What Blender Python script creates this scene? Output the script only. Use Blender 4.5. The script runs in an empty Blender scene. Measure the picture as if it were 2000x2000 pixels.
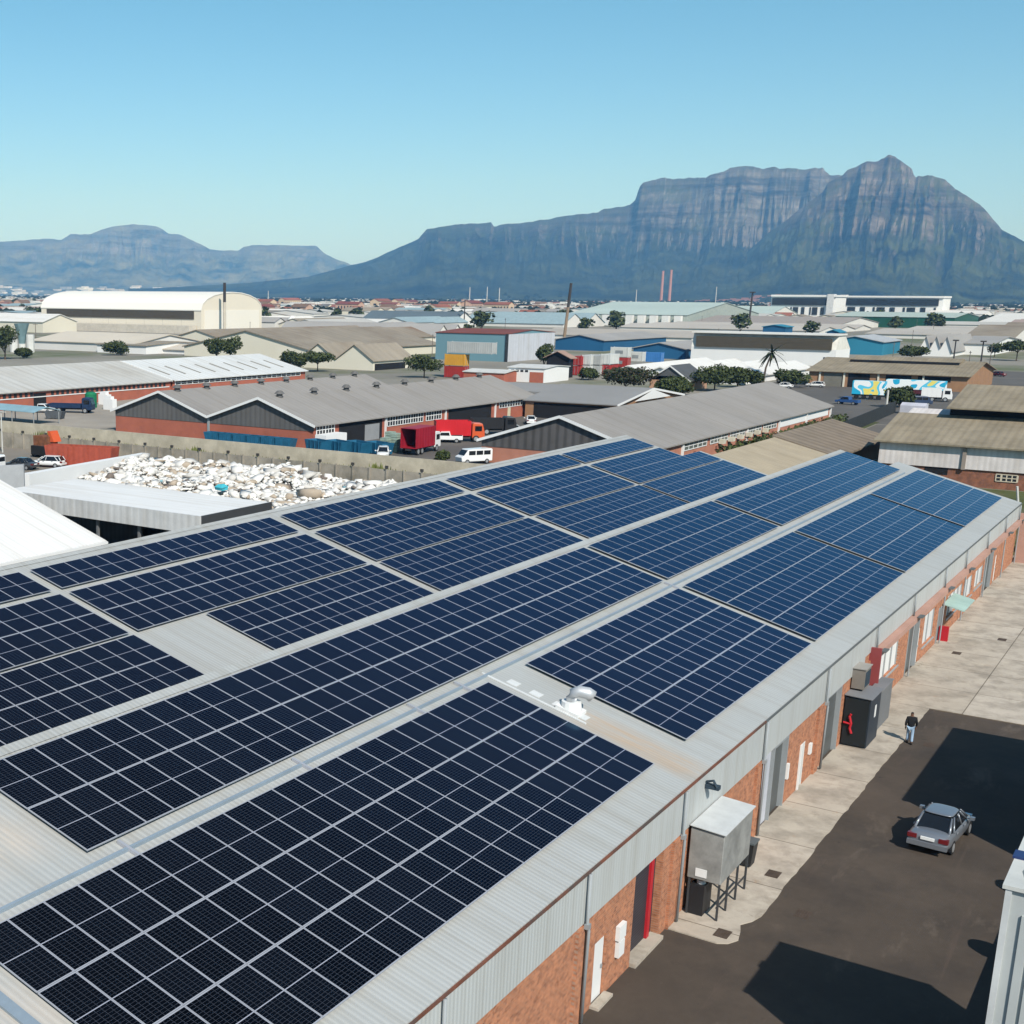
import bpy, bmesh, math, random
from mathutils import Vector, Matrix, noise
R = math.radians
scene = bpy.context.scene
COL = scene.collection
rnd = random.Random(11)

# ------------------------------------------------------------------ camera
CP = Vector((-42.6825, -14.6695, 21.4634))
CR = Vector((0.59881963, -0.80085634, 0.00664644))
CU = Vector((0.18236725, 0.14443188, 0.97256445))
CF = Vector((0.77984437, 0.58117859, -0.23253861))
FPX, PPX, PPY = 2533.857, 513.649, 1181.326
cam = bpy.data.cameras.new("camera")
camo = bpy.data.objects.new("camera", cam)
COL.objects.link(camo)
m4 = Matrix((( CR.x, CU.x, -CF.x, CP.x), (CR.y, CU.y, -CF.y, CP.y), (CR.z, CU.z, -CF.z, CP.z), (0, 0, 0, 1)))
camo.matrix_world = m4
cam.sensor_width = 36.0
cam.lens = FPX / 2000 * 36
cam.shift_x = (1000 - PPX) / 2000
cam.shift_y = (PPY - 1000) / 2000
cam.clip_start = 0.5
cam.clip_end = 80000
scene.camera = camo

# ------------------------------------------------------------------ sun, sky, exposure
SUN_EL = 41.0
SUN_DIR = Vector((-0.62, -0.784, 0)).normalized()          # horizontal direction towards the sun
sun = bpy.data.lights.new("sun", 'SUN')
sun.energy = 5.0
sun.angle = R(0.5)
sun.color = (1.0, 0.955, 0.89)
suno = bpy.data.objects.new("sun", sun)
COL.objects.link(suno)
sd = Vector((SUN_DIR.x * math.cos(R(SUN_EL)), SUN_DIR.y * math.cos(R(SUN_EL)), math.sin(R(SUN_EL))))
suno.rotation_euler = sd.to_track_quat('Z', 'Y').to_euler()
suno.location = (-60, -60, 90)
w = bpy.data.worlds.new("World")
scene.world = w
w.use_nodes = True
nt = w.node_tree
nt.nodes.clear()
sky = nt.nodes.new("ShaderNodeTexSky")
sky.sky_type = 'NISHITA'
sky.sun_disc = False
sky.sun_elevation = R(SUN_EL)
sky.sun_rotation = math.atan2(SUN_DIR.x, SUN_DIR.y)
sky.altitude = 50
sky.air_density = 1.0
sky.dust_density = 0.9
sky.ozone_density = 0.4
bg = nt.nodes.new("ShaderNodeBackground")
bg.inputs["Strength"].default_value = 0.115
wo = nt.nodes.new("ShaderNodeOutputWorld")
tint = nt.nodes.new("ShaderNodeMix"); tint.data_type = 'RGBA'; tint.blend_type = 'MULTIPLY'
tint.inputs[0].default_value = 1.0; tint.inputs[7].default_value = (0.395, 0.74, 0.87, 1)
nt.links.new(sky.outputs[0], tint.inputs[6])
tc = nt.nodes.new("ShaderNodeTexCoord"); sx = nt.nodes.new("ShaderNodeSeparateXYZ"); nt.links.new(tc.outputs["Generated"], sx.inputs[0])
gr = nt.nodes.new("ShaderNodeMapRange"); gr.inputs[1].default_value = 0.0; gr.inputs[2].default_value = 0.22; nt.links.new(sx.outputs[2], gr.inputs[0])
hzm = nt.nodes.new("ShaderNodeMix"); hzm.data_type = 'RGBA'      # paler, brighter air towards the horizon all round
hzm.inputs[6].default_value = (1.46, 1.09, 1.30, 1); hzm.inputs[7].default_value = (1, 1, 1, 1); nt.links.new(gr.outputs[0], hzm.inputs[0])
tin2 = nt.nodes.new("ShaderNodeMix"); tin2.data_type = 'RGBA'; tin2.blend_type = 'MULTIPLY'; tin2.inputs[0].default_value = 1.0
nt.links.new(tint.outputs[2], tin2.inputs[6]); nt.links.new(hzm.outputs[2], tin2.inputs[7])
nt.links.new(tin2.outputs[2], bg.inputs[0])
nt.links.new(bg.outputs[0], wo.inputs[0])
scene.view_settings.view_transform = 'Standard'
scene.view_settings.look = 'None'
scene.view_settings.exposure = 0.25
scene.view_settings.gamma = 1.0
scene.cycles.max_bounces = 6
scene.cycles.diffuse_bounces = 2
scene.cycles.glossy_bounces = 2
scene.cycles.volume_bounces = 0
scene.cycles.transparent_max_bounces = 8


# ------------------------------------------------------------------ pixel / ground arithmetic (photo pixels, 2000 wide)
def ray(x, y):
    return CF + CR * ((x - PPX) / FPX) - CU * ((y - PPY) / FPX)
def g(x, y, z=0.0):
    d = ray(x, y); t = (z - CP.z) / d.z
    p = CP + d * t
    return Vector((p.x, p.y, z))
def along(P, e, x):
    """metres to go from P along e until the picture column x"""
    n = ray(x, 0).cross(ray(x, 1000)); e = Vector(e)
    return n.dot(CP - Vector(P)) / n.dot(e)
def ztop(P, y):
    n = ray(0, y).cross(ray(1000, y))
    return n.dot(CP - Vector((P[0], P[1], 0))) / n.z
def pxm(P):
    return FPX / (Vector(P) - CP).dot(CF)

# ------------------------------------------------------------------ materials
MATS = {}
def M(name, col, rough=0.75, var=0.12, vs=0.5, spec=0.3, metal=0.0, ribs=None, bump=0.0, col2=None, c2=(0.5, 0.7), c2s=0.15, coat=0.0, brick=None, stain=None):
    if name in MATS: return MATS[name]
    m = bpy.data.materials.new(name); m.use_nodes = True
    t = m.node_tree; N = t.nodes; L = t.links
    b = N["Principled BSDF"]
    b.inputs["Roughness"].default_value = rough
    b.inputs["Metallic"].default_value = metal
    b.inputs["Specular IOR Level"].default_value = spec
    b.inputs["Coat Weight"].default_value = coat
    geo = N.new("ShaderNodeNewGeometry")
    def math_(op, a, bb=None):
        n = N.new("ShaderNodeMath"); n.operation = op
        for i, q in enumerate((a, bb)):
            if q is None: continue
            if isinstance(q, (int, float)): n.inputs[i].default_value = q
            else: L.new(q, n.inputs[i])
        return n.outputs[0]
    def mix(f, a, bb, mode='MIX'):
        n = N.new("ShaderNodeMix"); n.data_type = 'RGBA'; n.blend_type = mode
        for i, q in ((0, f), (6, a), (7, bb)):
            if isinstance(q, (int, float)): n.inputs[i].default_value = q
            elif isinstance(q, tuple): n.inputs[i].default_value = (*q, 1) if len(q) == 3 else q
            else: L.new(q, n.inputs[i])
        return n.outputs[2]
    def noi(scale, detail=4, rough_=0.6, vec=None):
        n = N.new("ShaderNodeTexNoise"); n.inputs["Scale"].default_value = scale
        n.inputs["Detail"].default_value = detail; n.inputs["Roughness"].default_value = rough_
        L.new(vec if vec else geo.outputs["Position"], n.inputs["Vector"])
        return n.outputs["Fac"]
    def ramp(f, a, bb):
        n = N.new("ShaderNodeMapRange"); n.inputs[1].default_value = a; n.inputs[2].default_value = bb
        L.new(f, n.inputs[0]); return n.outputs[0]
    sep = N.new("ShaderNodeSeparateXYZ"); L.new(geo.outputs["Position"], sep.inputs[0])
    c = tuple(x * 0.83 for x in col[:3])
    hgt = None
    if brick:
        cmb = N.new("ShaderNodeCombineXYZ")
        L.new(sep.outputs[0 if brick == 'x' else 1], cmb.inputs[0]); L.new(sep.outputs[2], cmb.inputs[1])
        br = N.new("ShaderNodeTexBrick"); L.new(cmb.outputs[0], br.inputs["Vector"])
        br.inputs["Scale"].default_value = 1.0
        br.inputs["Brick Width"].default_value = 0.235; br.inputs["Row Height"].default_value = 0.085
        br.inputs["Mortar Size"].default_value = 0.009; br.inputs["Bias"].default_value = -0.15
        br.inputs["Color1"].default_value = (*c, 1)
        br.inputs["Color2"].default_value = (*(tuple(x * 0.83 for x in col2) if col2 else tuple(x * 0.45 for x in c)), 1)
        br.inputs["Mortar"].default_value = (0.30, 0.22, 0.165, 1)
        base = br.outputs["Color"]
        nf = noi(3.2, 4, 0.7)
        base = mix(ramp(nf, 0.42, 0.66), base, mix(0.6, base, (c[0] * 1.45, c[1] * 1.55, c[2] * 1.6)))
        base = mix(ramp(noi(5.5, 3, 0.7), 0.55, 0.72), base, mix(0.7, base, (c[0] * 0.42, c[1] * 0.36, c[2] * 0.36)))
        hgt = br.outputs["Fac"]
    else:
        base = mix(ramp(noi(vs, 5), 0.3, 0.7), tuple(x * (1 - var) for x in c), tuple(min(1, x * (1 + var)) for x in c))
        if col2:
            base = mix(ramp(noi(c2s, 6, 0.65), *c2), base, tuple(x * 0.83 for x in col2))
    base = mix(ramp(noi(vs * 11 + 1, 4), 0.25, 0.75), mix(1.0, base, (1 - var * 0.7,) * 3, 'MULTIPLY'), base)
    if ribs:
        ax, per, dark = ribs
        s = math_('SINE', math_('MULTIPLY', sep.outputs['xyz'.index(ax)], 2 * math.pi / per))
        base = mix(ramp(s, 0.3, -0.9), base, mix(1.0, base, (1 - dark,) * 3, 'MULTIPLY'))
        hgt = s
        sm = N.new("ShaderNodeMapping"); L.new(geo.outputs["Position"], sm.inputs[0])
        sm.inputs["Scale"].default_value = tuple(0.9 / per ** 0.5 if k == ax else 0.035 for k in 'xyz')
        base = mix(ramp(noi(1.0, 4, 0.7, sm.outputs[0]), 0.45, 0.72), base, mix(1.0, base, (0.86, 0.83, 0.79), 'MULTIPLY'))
    if stain:
        for (x0, y0, x1, y1, sc) in stain:      # a patch on the surface itself, in metres
            fx = math_('MULTIPLY', ramp(sep.outputs[0], x0 - 0.5, x0 + 0.3), ramp(sep.outputs[0], x1 + 0.6, x1 - 0.3))
            fy = math_('MULTIPLY', ramp(sep.outputs[1], y0 - 0.4, y0 + 0.8), ramp(sep.outputs[1], y1 + 0.3, y1 - 1.2))
            st = N.new("ShaderNodeMapping"); L.new(geo.outputs["Position"], st.inputs[0]); st.inputs["Scale"].default_value = (3.0, 0.35, 0.35)
            f = math_('MULTIPLY', math_('MULTIPLY', fx, fy), ramp(noi(1.3, 5, 0.7, st.outputs[0]), 0.25, 0.7))
            base = mix(math_('MULTIPLY', f, 0.8), base, sc)
    L.new(base, b.inputs["Base Color"])
    if bump or hgt:
        bp = N.new("ShaderNodeBump")
        bp.inputs["Strength"].default_value = 0.35 if brick else 0.14 if ribs else bump
        bp.inputs["Distance"].default_value = 0.03
        L.new(hgt if hgt else noi(18.0, 6), bp.inputs["Height"])
        L.new(bp.outputs[0], b.inputs["Normal"])
    MATS[name] = m
    return m

def glass_mat(name, col, rough=0.08):
    if name in MATS: return MATS[name]
    m = M(name, col, rough=rough, var=0.2, vs=0.8, spec=0.6)
    return m

# ------------------------------------------------------------------ mesh builder
ORG = {}
class MB:
    def __init__(s): s.v = []; s.f = []; s.m = []; s.uv = []
    def poly(s, pts, mi=0, uv=None):
        i = len(s.v); s.v += [tuple(p) for p in pts]
        s.f.append(tuple(range(i, i + len(pts)))); s.m.append(mi); s.uv.append(uv)
    def box(s, x0, x1, y0, y1, z0, z1, mi=0):
        i = len(s.v)
        s.v += [(x0, y0, z0), (x1, y0, z0), (x1, y1, z0), (x0, y1, z0), (x0, y0, z1), (x1, y0, z1), (x1, y1, z1), (x0, y1, z1)]
        for q in ((0, 3, 2, 1), (4, 5, 6, 7), (0, 1, 5, 4), (1, 2, 6, 5), (2, 3, 7, 6), (3, 0, 4, 7)):
            s.f.append(tuple(i + k for k in q)); s.m.append(mi); s.uv.append(None)
        return s
    def prism(s, pts, vec, mi=0):
        i = len(s.v); n = len(pts); vec = Vector(vec)
        s.v += [tuple(p) for p in pts] + [tuple(Vector(p) + vec) for p in pts]
        s.f.append(tuple(i + k for k in range(n))); s.f.append(tuple(i + n + k for k in reversed(range(n))))
        s.m += [mi, mi]; s.uv += [None, None]
        for k in range(n):
            k2 = (k + 1) % n
            s.f.append((i + k, i + n + k, i + n + k2, i + k2)); s.m.append(mi); s.uv.append(None)
        return s
    def loft(s, rings, mi=0, cap=True):
        i = len(s.v); n = len(rings[0])
        for r_ in rings: s.v += [tuple(p) for p in r_]
        for a in range(len(rings) - 1):
            for k in range(n):
                k2 = (k + 1) % n
                s.f.append((i + a * n + k, i + a * n + k2, i + (a + 1) * n + k2, i + (a + 1) * n + k)); s.m.append(mi); s.uv.append(None)
        if cap:
            s.f.append(tuple(i + k for k in reversed(range(n)))); s.m.append(mi); s.uv.append(None)
            j = i + (len(rings) - 1) * n
            s.f.append(tuple(j + k for k in range(n))); s.m.append(mi); s.uv.append(None)
        return s
    def tube(s, pts, rad, n=8, mi=0):
        pts = [Vector(p) for p in pts]
        rad = rad if isinstance(rad, (list, tuple)) else [rad] * len(pts)
        rings = []
        for k, p in enumerate(pts):
            d = (pts[min(k + 1, len(pts) - 1)] - pts[max(k - 1, 0)]).normalized()
            a = d.cross(Vector((0, 0, 1)) if abs(d.z) < 0.9 else Vector((1, 0, 0))).normalized(); b = d.cross(a)
            rings.append([p + (a * math.cos(q * 2 * math.pi / n) + b * math.sin(q * 2 * math.pi / n)) * rad[k] for q in range(n)])
        return s.loft(rings, mi)
    def build(s, name, mats, parent=None, smooth=False, recalc=True):
        mats = mats if isinstance(mats, (list, tuple)) else [mats]
        o3 = Vector((0, 0, 0))
        q = parent
        while q is not None:
            o3 += Vector(ORG.get(q.name, (0, 0, 0))); q = q.parent
        me = bpy.data.meshes.new(name)
        me.from_pydata([(p[0] - o3.x, p[1] - o3.y, p[2] - o3.z) for p in s.v], [], s.f)
        for mm in mats: me.materials.append(mm)
        me.polygons.foreach_set("material_index", s.m)
        if any(u is not None for u in s.uv):
            ul = me.uv_layers.new(name="UVMap"); k = 0
            for u, f in zip(s.uv, s.f):
                for j in range(len(f)):
                    ul.data[k].uv = u[j] if u else (0, 0); k += 1
        if recalc:
            bm = bmesh.new(); bm.from_mesh(me); bmesh.ops.recalc_face_normals(bm, faces=bm.faces); bm.to_mesh(me); bm.free()
        if smooth: me.polygons.foreach_set("use_smooth", [True] * len(me.polygons))
        me.update()
        o = bpy.data.objects.new(name, me); COL.objects.link(o)
        if parent is not None: o.parent = parent
        return o

def tag(o, label=None, cat=None, group=None, kind=None):
    if label: o["label"] = label
    if cat: o["category"] = cat
    if group: o["group"] = group
    if kind: o["kind"] = kind
    return o
def thing(name, label, cat, loc=(0, 0, 0), group=None):
    o = bpy.data.objects.new(name, None); COL.objects.link(o)
    o.empty_display_size = 0.3
    o.location = loc; ORG[o.name] = tuple(loc)
    return tag(o, label, cat, group)
def copy_tree(o, parent=None):
    c = o.copy(); COL.objects.link(c)
    if parent is not None: c.parent = parent
    for ch in list(o.children): copy_tree(ch, c)
    return c
def place(root, x, y, z=0.0, rz=0.0, sc=None):
    root.location = (x, y, z); root.rotation_euler = (0, 0, rz)
    if sc: root.scale = (sc, sc, sc) if isinstance(sc, (int, float)) else sc
    return root
# ================================================================== LARGE STRUCTURE
# ------------------------------------------------------------------ ground
mb = MB()
mb.poly([(-3000, -30000, 0), (40000, -30000, 0), (40000, 40000, 0), (-3000, 40000, 0)])
tag(mb.build("ground", M("ground_soil", (0.27, 0.25, 0.21), rough=0.95, var=0.2, vs=0.02, col2=(0.13, 0.145, 0.07), c2=(0.5, 0.62), c2s=0.012)), kind="structure")
def sheet(name, pts, mat, z):
    b = MB(); b.poly([(p[0], p[1], z) for p in pts])
    return tag(b.build(name, mat), kind="structure")
asph = M("asphalt", (0.082, 0.063, 0.048), rough=0.9, var=0.20, vs=0.16, col2=(0.052, 0.042, 0.035), c2=(0.47, 0.70), c2s=0.22, bump=0.3)
def wear(m, stains):
    """oil marks, pale dusty patches and cracks, laid on the surface in metres"""
    t = m.node_tree; N = t.nodes; L = t.links; b = N["Principled BSDF"]
    geo = N.new("ShaderNodeNewGeometry")
    for (sc, det, lo, hi, col, amt, st) in stains:
        src = b.inputs["Base Color"].links[0].from_socket
        mp = N.new("ShaderNodeMapping"); mp.inputs["Scale"].default_value = st; L.new(geo.outputs["Position"], mp.inputs[0])
        n = N.new("ShaderNodeTexNoise"); n.inputs["Scale"].default_value = sc; n.inputs["Detail"].default_value = det; n.inputs["Roughness"].default_value = 0.7; n.inputs["Distortion"].default_value = 0.4
        L.new(mp.outputs[0], n.inputs["Vector"])
        r = N.new("ShaderNodeMapRange"); r.inputs[1].default_value = lo; r.inputs[2].default_value = hi; r.inputs[4].default_value = amt; L.new(n.outputs["Fac"], r.inputs[0])
        x = N.new("ShaderNodeMix"); x.data_type = 'RGBA'; L.new(r.outputs[0], x.inputs[0]); L.new(src, x.inputs[6]); x.inputs[7].default_value = (*col, 1)
        L.new(x.outputs[2], b.inputs["Base Color"])
wear(asph, [(0.5, 5, 0.58, 0.72, (0.125, 0.098, 0.075), 0.7, (0.35, 1, 1)), (1.1, 4, 0.66, 0.74, (0.022, 0.019, 0.018), 0.75, (1, 1, 1)), (0.9, 6, 0.60, 0.78, (0.10, 0.070, 0.055), 0.5, (0.12, 1.6, 1)), (6.0, 3, 0.62, 0.8, (0.12, 0.10, 0.085), 0.35, (1, 1, 1))])
sheet("yard_asphalt", [(-60, -45), (110, -45), (110, -1.0), (-60, -1.0)], asph, 0.004)

def concrete_mat():
    m = M("yard_concrete", (0.53, 0.465, 0.385), rough=0.9, var=0.1, vs=0.5, col2=(0.35, 0.305, 0.25), c2=(0.45, 0.65), c2s=0.55, bump=0.2)
    t = m.node_tree; N = t.nodes; L = t.links
    b = N["Principled BSDF"]
    src = b.inputs["Base Color"].links[0].from_socket
    geo = N.new("ShaderNodeNewGeometry")
    br = N.new("ShaderNodeTexBrick"); L.new(geo.outputs["Position"], br.inputs["Vector"])
    br.offset = 0.0
    br.inputs["Scale"].default_value = 1.0; br.inputs["Brick Width"].default_value = 4.6; br.inputs["Row Height"].default_value = 5.2
    br.inputs["Mortar Size"].default_value = 0.035; br.inputs["Mortar Smooth"].default_value = 0.4
    br.inputs["Color1"].default_value = (1, 1, 1, 1); br.inputs["Color2"].default_value = (0.86, 0.85, 0.83, 1); br.inputs["Mortar"].default_value = (0.3, 0.27, 0.24, 1)
    mx = N.new("ShaderNodeMix"); mx.data_type = 'RGBA'; mx.blend_type = 'MULTIPLY'; mx.inputs[0].default_value = 0.9
    L.new(src, mx.inputs[6]); L.new(br.outputs["Color"], mx.inputs[7]); L.new(mx.outputs[2], b.inputs["Base Color"])
    return m
conc = concrete_mat()
wear(conc, [(0.7, 6, 0.55, 0.75, (0.19, 0.155, 0.115), 0.8, (1, 1, 1)), (0.45, 5, 0.60, 0.72, (0.50, 0.43, 0.33), 0.6, (1, 1, 1)), (1.4, 5, 0.64, 0.76, (0.33, 0.185, 0.09), 0.55, (0.6, 1, 1)), (2.2, 5, 0.66, 0.74, (0.09, 0.075, 0.062), 0.8, (1, 0.5, 1)), (9.0, 3, 0.62, 0.8, (0.24, 0.2, 0.16), 0.35, (1, 1, 1))])
def slab(name, pts, mat, z):
    b = MB(); b.prism([(p[0], p[1], -0.05) for p in pts], (0, 0, z + 0.05))
    return tag(b.build(name, mat), kind="structure")
_r = random.Random(4)
_edge = [(x / 2.0, -3.60 + _r.uniform(-0.04, 0.04)) for x in range(4, 64)]
slab("concrete_apron", [(-0.95, -1.15), (-0.98, -3.0), (-0.75, -3.32), (-0.3, -3.52), (0.4, -3.38), (0.9, -3.22), (1.4, -3.48)] + _edge + [(32.2, -3.62), (32.2, -1.15)], conc, 0.05)
slab("concrete_yard", [(32.21, -30), (84, -30), (84, -1.15), (32.21, -1.15)], conc, 0.046)

# ------------------------------------------------------------------ mountains (real terrain with depth, at their distance)
def interp(P, x):
    if x <= P[0][0]: return P[0][1]
    for (a, b), (c, d) in zip(P, P[1:]):
        if x <= c: return b + (d - b) * (x - a) / (c - a)
    return P[-1][1]
def mount_mat(name, rock, veg, s0, s1):
    m = bpy.data.materials.new(name); m.use_nodes = True
    t = m.node_tree; N = t.nodes; L = t.links; b = N["Principled BSDF"]
    b.inputs["Roughness"].default_value = 1.0; b.inputs["Specular IOR Level"].default_value = 0.05
    geo = N.new("ShaderNodeNewGeometry"); sep = N.new("ShaderNodeSeparateXYZ"); L.new(geo.outputs["True Normal"], sep.inputs[0])
    def nz(scale, det, sc=(1, 1, 1)):
        mp = N.new("ShaderNodeMapping"); mp.inputs["Scale"].default_value = sc; L.new(geo.outputs["Position"], mp.inputs[0])
        n = N.new("ShaderNodeTexNoise"); n.inputs["Scale"].default_value = scale; n.inputs["Detail"].default_value = det; n.inputs["Roughness"].default_value = 0.68
        L.new(mp.outputs[0], n.inputs["Vector"]); return n.outputs["Fac"]
    patch = nz(0.0030, 8, (1, 1, 1.6)); strata = nz(0.0011, 7, (1, 1, 16)); fine = nz(0.012, 6)
    ad = N.new("ShaderNodeMath"); ad.operation = 'MULTIPLY_ADD'; ad.inputs[1].default_value = 0.9; L.new(patch, ad.inputs[0]); L.new(sep.outputs[2], ad.inputs[2])
    ad2 = N.new("ShaderNodeMath"); ad2.operation = 'MULTIPLY_ADD'; ad2.inputs[1].default_value = 0.55; L.new(strata, ad2.inputs[0]); L.new(ad.outputs[0], ad2.inputs[2])
    mr = N.new("ShaderNodeMapRange"); mr.inputs[1].default_value = s0 + 0.68; mr.inputs[2].default_value = s1 + 0.88; L.new(ad2.outputs[0], mr.inputs[0])
    rk = N.new("ShaderNodeValToRGB"); rk.color_ramp.elements[0].position = 0.38; rk.color_ramp.elements[1].position = 0.62
    rk.color_ramp.elements[0].color = (*(x * 0.22 for x in rock), 1); rk.color_ramp.elements[1].color = (*(x * 1.75 for x in rock), 1)
    L.new(strata, rk.inputs[0])
    fm = N.new("ShaderNodeMix"); fm.data_type = 'RGBA'; fm.blend_type = 'OVERLAY'; fm.inputs[0].default_value = 0.7; L.new(rk.outputs[0], fm.inputs[6]); L.new(fine, fm.inputs[7])
    vg = N.new("ShaderNodeValToRGB"); vg.color_ramp.elements[0].position = 0.38; vg.color_ramp.elements[1].position = 0.64
    vg.color_ramp.elements[0].color = (*(x * 0.25 for x in veg), 1); vg.color_ramp.elements[1].color = (veg[0] * 4.6, veg[1] * 3.6, veg[2] * 2.4, 1)
    zs = N.new("ShaderNodeSeparateXYZ"); L.new(geo.outputs["Position"], zs.inputs[0])
    zr = N.new("ShaderNodeMapRange"); zr.inputs[1].default_value = 470; zr.inputs[2].default_value = 300; L.new(zs.outputs[2], zr.inputs[0])
    zz = N.new("ShaderNodeMath"); zz.operation = 'MULTIPLY_ADD'; zz.inputs[1].default_value = 0.45; L.new(zr.outputs[0], zz.inputs[0]); L.new(ad2.outputs[0], zz.inputs[2]); L.new(zz.outputs[0], mr.inputs[0])
    L.new(patch, vg.inputs[0])
    mx = N.new("ShaderNodeMix"); mx.data_type = 'RGBA'; L.new(mr.outputs[0], mx.inputs[0]); L.new(fm.outputs[2], mx.inputs[6]); L.new(vg.outputs[0], mx.inputs[7])
    L.new(mx.outputs[2], b.inputs["Base Color"])
    return m
TERR = {}
def mountain(name, prof, d0, d1, mat, talus=0.46, cliff=0.64, amp=0.10, seed=0.0, x0=-260, x1=2300, dx=2.6, nt=110, foot=0.0, gul=0.05, cliffprof=None, base_y=None):
    cols = int((x1 - x0) / dx) + 1
    V = []; rows = nt + 14
    def height(x, t):
        """metres above the plain for picture bearing x and depth t (0 foot, 1 crest)"""
        d = ray(x, 540); hz = math.hypot(d.x, d.y)
        y = interp(prof, x)
        dd = ray(x, y)
        H = max(0.0, CP.z + d1 * dd.z / math.hypot(dd.x, dd.y))
        az = x * 0.012
        H *= 1 + 0.012 * noise.fractal(Vector((x * 0.05, seed, 0)), 0.8, 2.2, 5)
        wv = noise.noise(Vector((az * 0.7, t * 2.2, seed + 5))) * 0.22
        sl = az + wv + t * 0.35 * math.sin(az * 1.1 + seed)
        n = noise.fractal(Vector((az * 2.0 + seed, t * 4.0, seed)), 0.85, 2.1, 7) * 0.6
        rid = 1 - abs(noise.noise(Vector((sl * 1.1 + seed * 3, t * 0.9, 3.1)))) * 2.2
        rid2 = 1 - abs(noise.noise(Vector((sl * 2.7 + seed * 5, t * 2.2, 7.7)))) * 2.0
        rid3 = 1 - abs(noise.noise(Vector((sl * 6.5 + seed * 7, t * 5.0, 1.7)))) * 2.0
        k = cliffprof(x) if cliffprof else talus
        edge = 4 * max(0.0, min(1.0, t)) * (1 - max(0.0, min(1.0, t)))
        tt = t + ((rid - 0.5) * 0.85 + (rid2 - 0.5) * 0.50 + (rid3 - 0.5) * 0.22 + n * 0.55) * gul * min(1, edge * 1.6) * (0.22 + 0.78 * min(1.0, max(0.0, (t - 0.25) / 0.4)))
        tt = max(0.0, tt)
        if tt < cliff: s = k * (tt / cliff) ** 1.45
        else:
            q = min(1.0, (tt - cliff) / (1 - cliff)); q3 = q * 5.0
            st = (math.floor(q3) + (lambda f: f * f * (3 - 2 * f))(q3 - math.floor(q3))) / 5.0
            s = k + (1 - k) * (0.45 * q + 0.55 * st) ** 0.85
        if t > 0.985: s = 1 - max(0, (1 - t)) * 2.0
        if t > 1.0: s = 1.0 - (t - 1.0) * 1.6
        s += n * amp * edge * (0.4 if tt < cliff else 0.5)
        return H * max(-0.05, s), d.x / hz, d.y / hz
    for i in range(cols):
        x = x0 + i * dx
        for j in range(rows):
            t = j / (nt - 1) if j < nt else 1 + (j - nt + 1) * 0.05
            h, ux, uy = height(x, t)
            dist = d0 + (d1 - d0) * t
            V.append((CP.x + ux * dist, CP.y + uy * dist, h - 3 + (0 if t > 0 else -4)))
    F = []
    for i in range(cols - 1):
        for j in range(rows - 1):
            a = i * rows + j
            F.append((a, a + rows, a + rows + 1, a + 1))
    me = bpy.data.meshes.new(name); me.from_pydata(V, [], F); me.materials.append(mat)
    me.update()
    o = bpy.data.objects.new(name, me); COL.objects.link(o)
    TERR[name] = (height, d0, d1)
    return tag(o, kind="structure")
far_prof = [(-260, 500), (-60, 478), (0, 472), (40, 470), (70, 467), (105, 466), (122, 468), (140, 457), (155, 457), (180, 456), (200, 448), (212, 445), (235, 440), (250, 440), (262, 437), (280, 439), (305, 440), (316, 445), (330, 456), (350, 457), (365, 463), (385, 473), (410, 486), (430, 489), (465, 489), (475, 482), (490, 478), (540, 478), (580, 479), (617, 480), (633, 495), (645, 500), (660, 508), (672, 511), (685, 517), (720, 523), (800, 540), (1000, 556), (1400, 566), (2300, 575)]
table_prof = [(-260, 566), (300, 562), (480, 552), (600, 540), (660, 524), (685, 517), (705, 513), (730, 505), (760, 490), (775, 483), (790, 478), (815, 465), (822, 456), (830, 447), (850, 443), (890, 437), (955, 434), (959, 441), (965, 441), (976, 437), (1000, 436), (1055, 429), (1100, 420), (1160, 414), (1170, 408), (1182, 406), (1220, 400), (1230, 390), (1237, 364), (1243, 356), (1258, 352), (1285, 346), (1298, 349), (1330, 347), (1362, 347), (1371, 340), (1395, 336), (1408, 327), (1430, 324), (1460, 326), (1500, 328), (1560, 329), (1585, 327), (1591, 335), (1600, 341), (1640, 342), (1720, 370), (1900, 440), (2100, 520), (2300, 560)]
peak_prof = [(-260, 590), (1250, 585), (1380, 540), (1440, 505), (1490, 456), (1510, 440), (1535, 420), (1560, 397), (1590, 377), (1597, 358), (1612, 346), (1622, 343), (1634, 331), (1655, 323), (1672, 316), (1690, 314), (1697, 308), (1707, 304), (1720, 306), (1733, 314), (1746, 324), (1757, 330), (1761, 342), (1766, 348), (1772, 343), (1790, 341), (1805, 344), (1822, 350), (1834, 360), (1848, 371), (1873, 384), (1897, 399), (1920, 422), (1943, 446), (1965, 458), (2000, 477), (2060, 505), (2150, 530), (2300, 548)]
mountain("mountain_range", far_prof, 11500, 15000, mount_mat("range_rock", (0.11, 0.10, 0.09), (0.03, 0.036, 0.03), 0.75, 1.0), talus=0.55, cliff=0.7, seed=2.3, x1=1500, gul=0.10)
mountain("flat_topped_mountain", table_prof, 6200, 9300, mount_mat("table_rock", (0.094, 0.086, 0.077), (0.009, 0.014, 0.009), 0.72, 0.92), seed=5.1, x0=250, gul=0.085, cliff=0.70,
         cliffprof=lambda x: 0.62 - 0.25 * max(0.0, min(1.0, (x - 1090) / 130)))
mountain("pointed_peak", peak_prof, 5600, 8300, mount_mat("peak_rock", (0.094, 0.080, 0.068), (0.012, 0.018, 0.008), 0.70, 0.93), seed=8.4, x0=1150, gul=0.085, cliff=0.66,
         cliffprof=lambda x: 0.44)

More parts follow.
